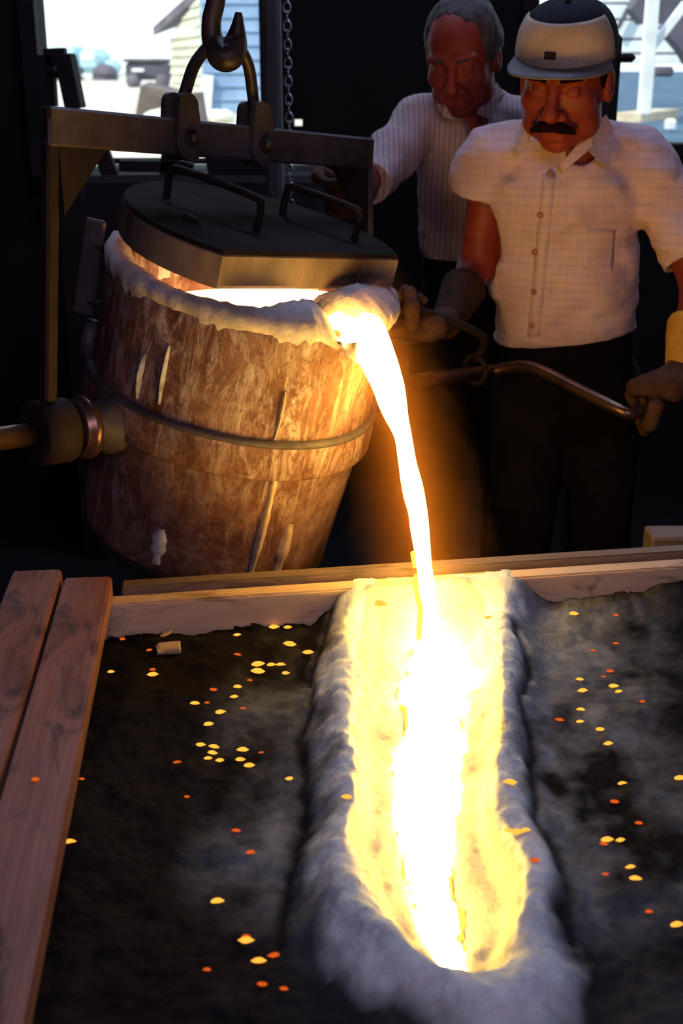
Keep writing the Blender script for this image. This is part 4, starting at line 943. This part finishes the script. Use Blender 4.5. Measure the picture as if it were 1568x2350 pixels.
def strip(name, bv, quad, nu, nv, th, mat, parent, lift=.001):
    """thin patch lying on a garment; quad = 4 points of the surface outline"""
    V = []; ok = True; top = []; bot = []
    for i in range(nu+1):
        for j in range(nv+1):
            s2 = i/nu; t = j/nv; a, b_, c, d = [np.array(q, float) for q in quad]; p = (a*(1-s2)+b_*s2)*(1-t)+(d*(1-s2)+c*s2)*t
            q, nn = hit(bv, *p)
            if q is None: q, nn, _, _ = bv.find_nearest(Vector(U(*p, 2.6)))
            if nn.dot(CAMV-q) < 0: nn = -nn
            e = (i in (0, nu) or j in (0, nv)); top.append(q+nn*(lift+(th if not e else th*.4))); bot.append(q-nn*.004)
    W = nv+1; n = len(top); F = []
    for i in range(nu):
        for j in range(nv): k = i*W+j; F.append((k, k+W, k+W+1, k+1)); F.append((n+k, n+k+1, n+k+W+1, n+k+W))
    rim = [j for j in range(W)]+[i*W+nv for i in range(1, nu+1)]+[nu*W+j for j in range(nv-1, -1, -1)]+[i*W for i in range(nu-1, 0, -1)]
    for a, b_ in zip(rim, rim[1:]+rim[:1]): F.append((a, b_, b_+n, a+n))
    return mesh(name, top+bot, F, mat, parent)
# ---- the man in the cap
O1_ = U(1300, 178, 2.61); A1 = head_axes(23, 17, -2); HS = 1.10
neck1 = U(1318, 318, 2.76); chest1 = U(1305, 445, 2.74); belly1 = U(1298, 640, 2.78); pel1 = U(1305, 860, 2.86)
shl1 = U(1130, 352, 2.76); shr1 = U(1468, 366, 2.74)
elb1 = [U(1094, 610, 2.78), U(1608, 648, 2.60)]; wri1 = [U(1022, 742, 2.60), U(1568, 845, 2.48)]
man1, P1, v1_ = person('man in a cap with a moustache and white plaid short-sleeved shirt, turning the crank', O1_, A1, HS, neck1, chest1, belly1, pel1, shl1, shr1, elb1, wri1, {'skin': M['skin']}, wid=1.0)
sh1 = shirt(man1, neck1, chest1, belly1, U(1300, 900, 2.86), shl1, shr1, [shl1, U(1100, 400, 2.77), U(1090, 455, 2.775)], [shr1, U(1520, 450, 2.70), U(1590, 612, 2.62)], M['shirt'], wid=1.0, wr=.022,
            hemc=(U(1290, 815, 2.62), (.12, 0, -1)), rads=((.060, .057), (.070, .068)))
bv1 = bvh_of(sh1)
# undershirt at the throat
v = Vol(neck1-[.1, .14, .14], neck1+[.1, .1, .03], .004); v.cap(neck1-[0, .022, .015], chest1-[0, .01, -.02], .066, .10, .03, sq=((0, 1, 0), .8)); v.cap(neck1+[0, -.03, -.035], neck1+[0, -.10, .12], .052, .10, .006, 'cut'); v.mesh('undershirt', M['undershirt'], man1)
# collar wings, placket, pocket and buttons
def wing(name, pts, D, mat, parent, th=.003):
    V = [U(x_, y_, d_) for x_, y_, d_ in pts]; k = len(V); c = sum(V)/k; V2 = [p+np.array([0, .004, -.001]) for p in V]; c1 = c+np.array([0, -.010, .004])
    VV = V+[c1]+V2; F = [(i, (i+1) % k, k) for i in range(k)]+[tuple(range(2*k, k, -1))]+[(i, k+1+i, k+1+(i+1) % k, (i+1) % k) for i in range(k)]
    return mesh(name, VV, F, mat, parent, smooth=False)
wing('collar', [(1205,262,2.66),(1222,305,2.625),(1212,335,2.62),(1188,352,2.63),(1180,330,2.65),(1192,290,2.68)], 2.66, M['shirt'], man1)
wing('collar', [(1352,300,2.615),(1392,262,2.66),(1410,300,2.66),(1400,380,2.61),(1378,372,2.60),(1352,346,2.60),(1296,392,2.60),(1285,380,2.60)], 2.63, M['shirt'], man1)
strip('placket', bv1, ((1246, 400), (1276, 398), (1240, 772), (1210, 772)), 2, 24, .0022, M['shirt'], man1)
strip('pocket', bv1, ((1340, 520), (1412, 528), (1406, 625), (1336, 618)), 8, 8, .0012, M['shirt'], man1)
for px, py in ((1262, 400), (1241, 491), (1229, 577), (1226, 668), (1222, 745)):
    q, nn = hit(bv1, px, py)
    if nn.dot(CAMV-q) < 0: nn = -nn
    q = q+nn*.002; tube('button', [q, q+nn*.0035, q+nn*.0045], [.0068, .0068, .005], M['button'], man1, 16)
# moustache, eyebrows, hair
v = Vol(P1(0, .1, -.055)-.07, P1(0, .1, -.055)+.07, .0022); 
for q in (-1, 1):
    for a, b_, ra, rb in (((0, .113, -.052), (.020, .108, -.055), .0085, .0085), ((.020, .108, -.055), (.038, .093, -.067), .0085, .0055)):
        v.cap(P1(q*a[0], a[1], a[2]), P1(q*b_[0], b_[1], b_[2]), ra*HS, rb*HS, .006)
v.field(lambda x, y, z: .004*fbm(x*120, y*60, z*30, 2)); v.mesh('moustache', M['hair'], man1)
for q in (-1, 1):
    v = Vol(P1(q*.034, .088, .026)-.04, P1(q*.034, .088, .026)+.04, .0022); v.cap(P1(q*.016, .0975, .024), P1(q*.034, .0945, .028), .0048, .005, .004); v.cap(P1(q*.034, .0945, .028), P1(q*.052, .080, .022), .005, .003, .004)
    v.field(lambda x, y, z: .0025*fbm(x*130, y*60, z*40, 2)); v.mesh('eyebrow', M['hair'], man1)
v = Vol(O1_-.15, O1_+.15, .004); v.ell(P1(0, -.014, .022), (.084*HS, .094*HS, .090*HS), A1, .01)
v.ell(P1(0, .075, -.02), (.085*HS, .062*HS, .15*HS), A1, .01, 'cut'); v.plane(P1(0, 0, -.068), -A1[2]); v.ell(P1(.09, -.003, -.012), (.016*HS, .026*HS, .04*HS), A1, .004, 'cut'); v.ell(P1(-.09, -.003, -.012), (.016*HS, .026*HS, .04*HS), A1, .004, 'cut')
v.field(lambda x, y, z: .004*fbm(x*60, y*60, z*25, 2)); v.mesh('hair', M['hair'], man1)
# cap: dark crown, pale front panel, grey visor, dark badge
CAPB = .043
def dome(az_, el, off=0):
    rx, rf, ru = .088+off, .106+off, .086+off; s2 = math.cos(el)**.62
    q = np.array([rx*s2*math.sin(az_), rf*s2*math.cos(az_)-.006, CAPB+ru*math.sin(el)**.92 if el > 0 else CAPB]); return P1(*(q*np.array([1, 1, 1])))
def dome_patch(name, a0, a1, e0, e1, na, ne, o0, o1, mat, close=False):
    V = []; F = []; m_ = (na+1)*(ne+1)
    for off in (o0, o1):
        for i in range(na+1):
            for j in range(ne+1): V.append(dome(a0+(a1-a0)*i/na, e0+(e1-e0)*j/ne, off))
    for i in range(na):
        for j in range(ne): k_ = i*(ne+1)+j; F.append((k_, k_+ne+1, k_+ne+2, k_+1)); F.append((m_+k_, m_+k_+1, m_+k_+ne+2, m_+k_+ne+1))
    for i in range(na):
        for j in (0, ne): k_ = i*(ne+1)+j; F.append((k_, k_+ne+1, m_+k_+ne+1, m_+k_))
    if not close:
        for i in (0, na):
            for j in range(ne): k_ = i*(ne+1)+j; F.append((k_, k_+1, m_+k_+1, m_+k_))
    return mesh(name, V, F, mat, man1)
dome_patch('cap_crown', -PI, PI, 0, PI/2*.999, 48, 14, 0, .003, M['cap_dark'])
dome_patch('cap_front', -1.45, 1.35, 0, .90, 32, 10, .003, .0055, M['cap_light'])
V = []; F = []; na = 24
for z_o in (0, .0035):
    for j in range(7):
        t = j/6
        for i in range(na+1):
            a = -1.25+2.5*i/na; ex = .062*t*(max(0, math.cos(a*1.15)))**.55; b0 = np.array([.092*math.sin(a), .109*math.cos(a)-.006, CAPB+.001])
            V.append(P1(b0[0]*(1+.10*t), b0[1]+ex, b0[2]+.004*t-.018*t*math.sin(a)**2+z_o))
W = na+1; n = 7*W
for j in range(6):
    for i in range(na): k_ = j*W+i; F.append((k_, k_+1, k_+W+1, k_+W)); F.append((n+k_, n+k_+W, n+k_+W+1, n+k_+1))
rim = list(range(W))+[j*W+na for j in range(1, 7)]+[6*W+i for i in range(na-1, -1, -1)]+[j*W for j in range(5, 0, -1)]
for a, b_ in zip(rim, rim[1:]+rim[:1]): F.append((a, b_, b_+n, a+n))
mesh('cap_visor', V, F, M['cap_grey'], man1)
dome_patch('cap_badge', -.17, .05, .20, .33, 4, 3, .0055, .0072, M['badge'])
tube('cap_button', [dome(0, PI/2*.99, .002), dome(0, PI/2*.99, .008)], [.008, .005], M['cap_dark'], man1, 12)
# gloves: image-left hand on the lever, image-right hand on the crank end
def glove(body, c, axd, n_, wr_, elbow, mat, mats2, sc=1.12, cuff=None, mir=1, cl=.10):
    pts = np.array([c, wr_, wr_+(elbow-wr_)*.6]); v = Vol(pts.min(0)-.09, pts.max(0)+.09, .0032)
    grip(v, c, axd, n_, wr_, sc, mir=mir); v.cap(wr_, wr_+unit(elbow-wr_)*.03, .030*sc, .033*sc, .015)
    g_ = v.mesh('glove', mat, body)
    v = Vol(pts.min(0)-.11, pts.max(0)+.11, .005); d = unit(elbow-wr_); v.cap(wr_+d*.005, wr_+d*cl, .036, .050, .02); v.field(lambda x, y, z: .006*fbm(x*20, y*20, z*20, 2)); v.plane(wr_+d*(cl+.01), d); v.mesh('glove_cuff', mats2, body)
c = U(962, 782, 2.50); lvd = U(1010, 728, 2.48)-U(925, 705, 2.42)
c = U(952, 713, 2.44)
glove(man1, c+[0, 0, -.0], lvd, np.array([.75, .2, -.9]), wri1[0], elb1[0], M['glove'], M['glove_dark'], 1.1, cl=.13)
glove(man1, U(1508, 930, 2.445), CR3-U(1470, 944, 2.43), np.array([.2, -.5, .75]), wri1[1], elb1[1], M['glove'], M['cuff'], 1.12, mir=-1, cl=.10)
# ---- the man behind
O2_ = U(1062, 128, 3.12); A2 = head_axes(20, 22, 4)
neck2 = U(1085, 245, 3.24); chest2 = U(1092, 350, 3.25); belly2 = U(1092, 500, 3.28); pel2 = U(1095, 680, 3.32)
shl2 = U(962, 285, 3.22); shr2 = U(1205, 290, 3.28)
elb2 = [U(868, 398, 3.02), U(1225, 500, 3.3)]; wri2 = [U(800, 440, 2.78), U(1180, 640, 3.15)]
man2, P2, v2_ = person('bare-headed grey-haired man in a striped long-sleeved shirt, standing behind the man in the cap', O2_, A2, 1.06, neck2, chest2, belly2, pel2, shl2, shr2, elb2, wri2, {'skin': M['skin2']}, h=.0055, wid=.92)
shirt(man2, neck2, chest2, belly2, U(1095, 650, 3.3), shl2, shr2, [shl2, U(905, 352, 3.10), elb2[0], U(838, 425, 2.90)], [shr2, elb2[1], U(1200, 560, 3.2)], M['shirt2'], wid=.90, h=.006, wr=.013, seed=9, hemc=(U(1090, 600, 3.2), (0, 0, -1)), rads=((.064, .050), (.064, .05)))
wing('collar', [(1010,212,3.10),(1040,240,3.08),(1046,275,3.09),(1018,268,3.10),(1000,240,3.12)], 3.1, M['shirt2'], man2)
wing('collar', [(1100,236,3.10),(1140,190,3.16),(1160,215,3.15),(1128,275,3.10),(1096,262,3.09)], 3.1, M['shirt2'], man2)
v = Vol(O2_-.16, O2_+.16, .005); v.ell(P2(0, -.020, .030), (.096, .100, .102), A2, .01)
v.ell(P2(-.004, .100, .02), (.066, .085, .12), A2, .02, 'cut'); v.plane(P2(0, 0, -.06), -A2[2])
for q in (-1, 1): v.ell(P2(q*.092, .0, -.012), (.016, .026, .036), A2, .004, 'cut')
v.field(lambda x, y, z: .012*fbm(x*35, y*35, z*18, 3)); v.mesh('hair', M['grey_hair'], man2)
for q in (-1, 1):
    v = Vol(P2(q*.034, .088, .026)-.04, P2(q*.034, .088, .026)+.04, .003); v.cap(P2(q*.016, .0965, .024), P2(q*.050, .082, .024), .0045, .0035, .004); v.mesh('eyebrow', M['grey_hair'], man2)
glove(man2, U(770, 452, 2.66), eR-tR, np.array([.3, .9, .1]), wri2[0], elb2[0], M['glove'], M['glove'], 1.1, cl=.07)
# ------------------------------------------------------------------ parents
for o, p in bpy_parent_fix: o.matrix_parent_inverse = p.matrix_basis.inverted()
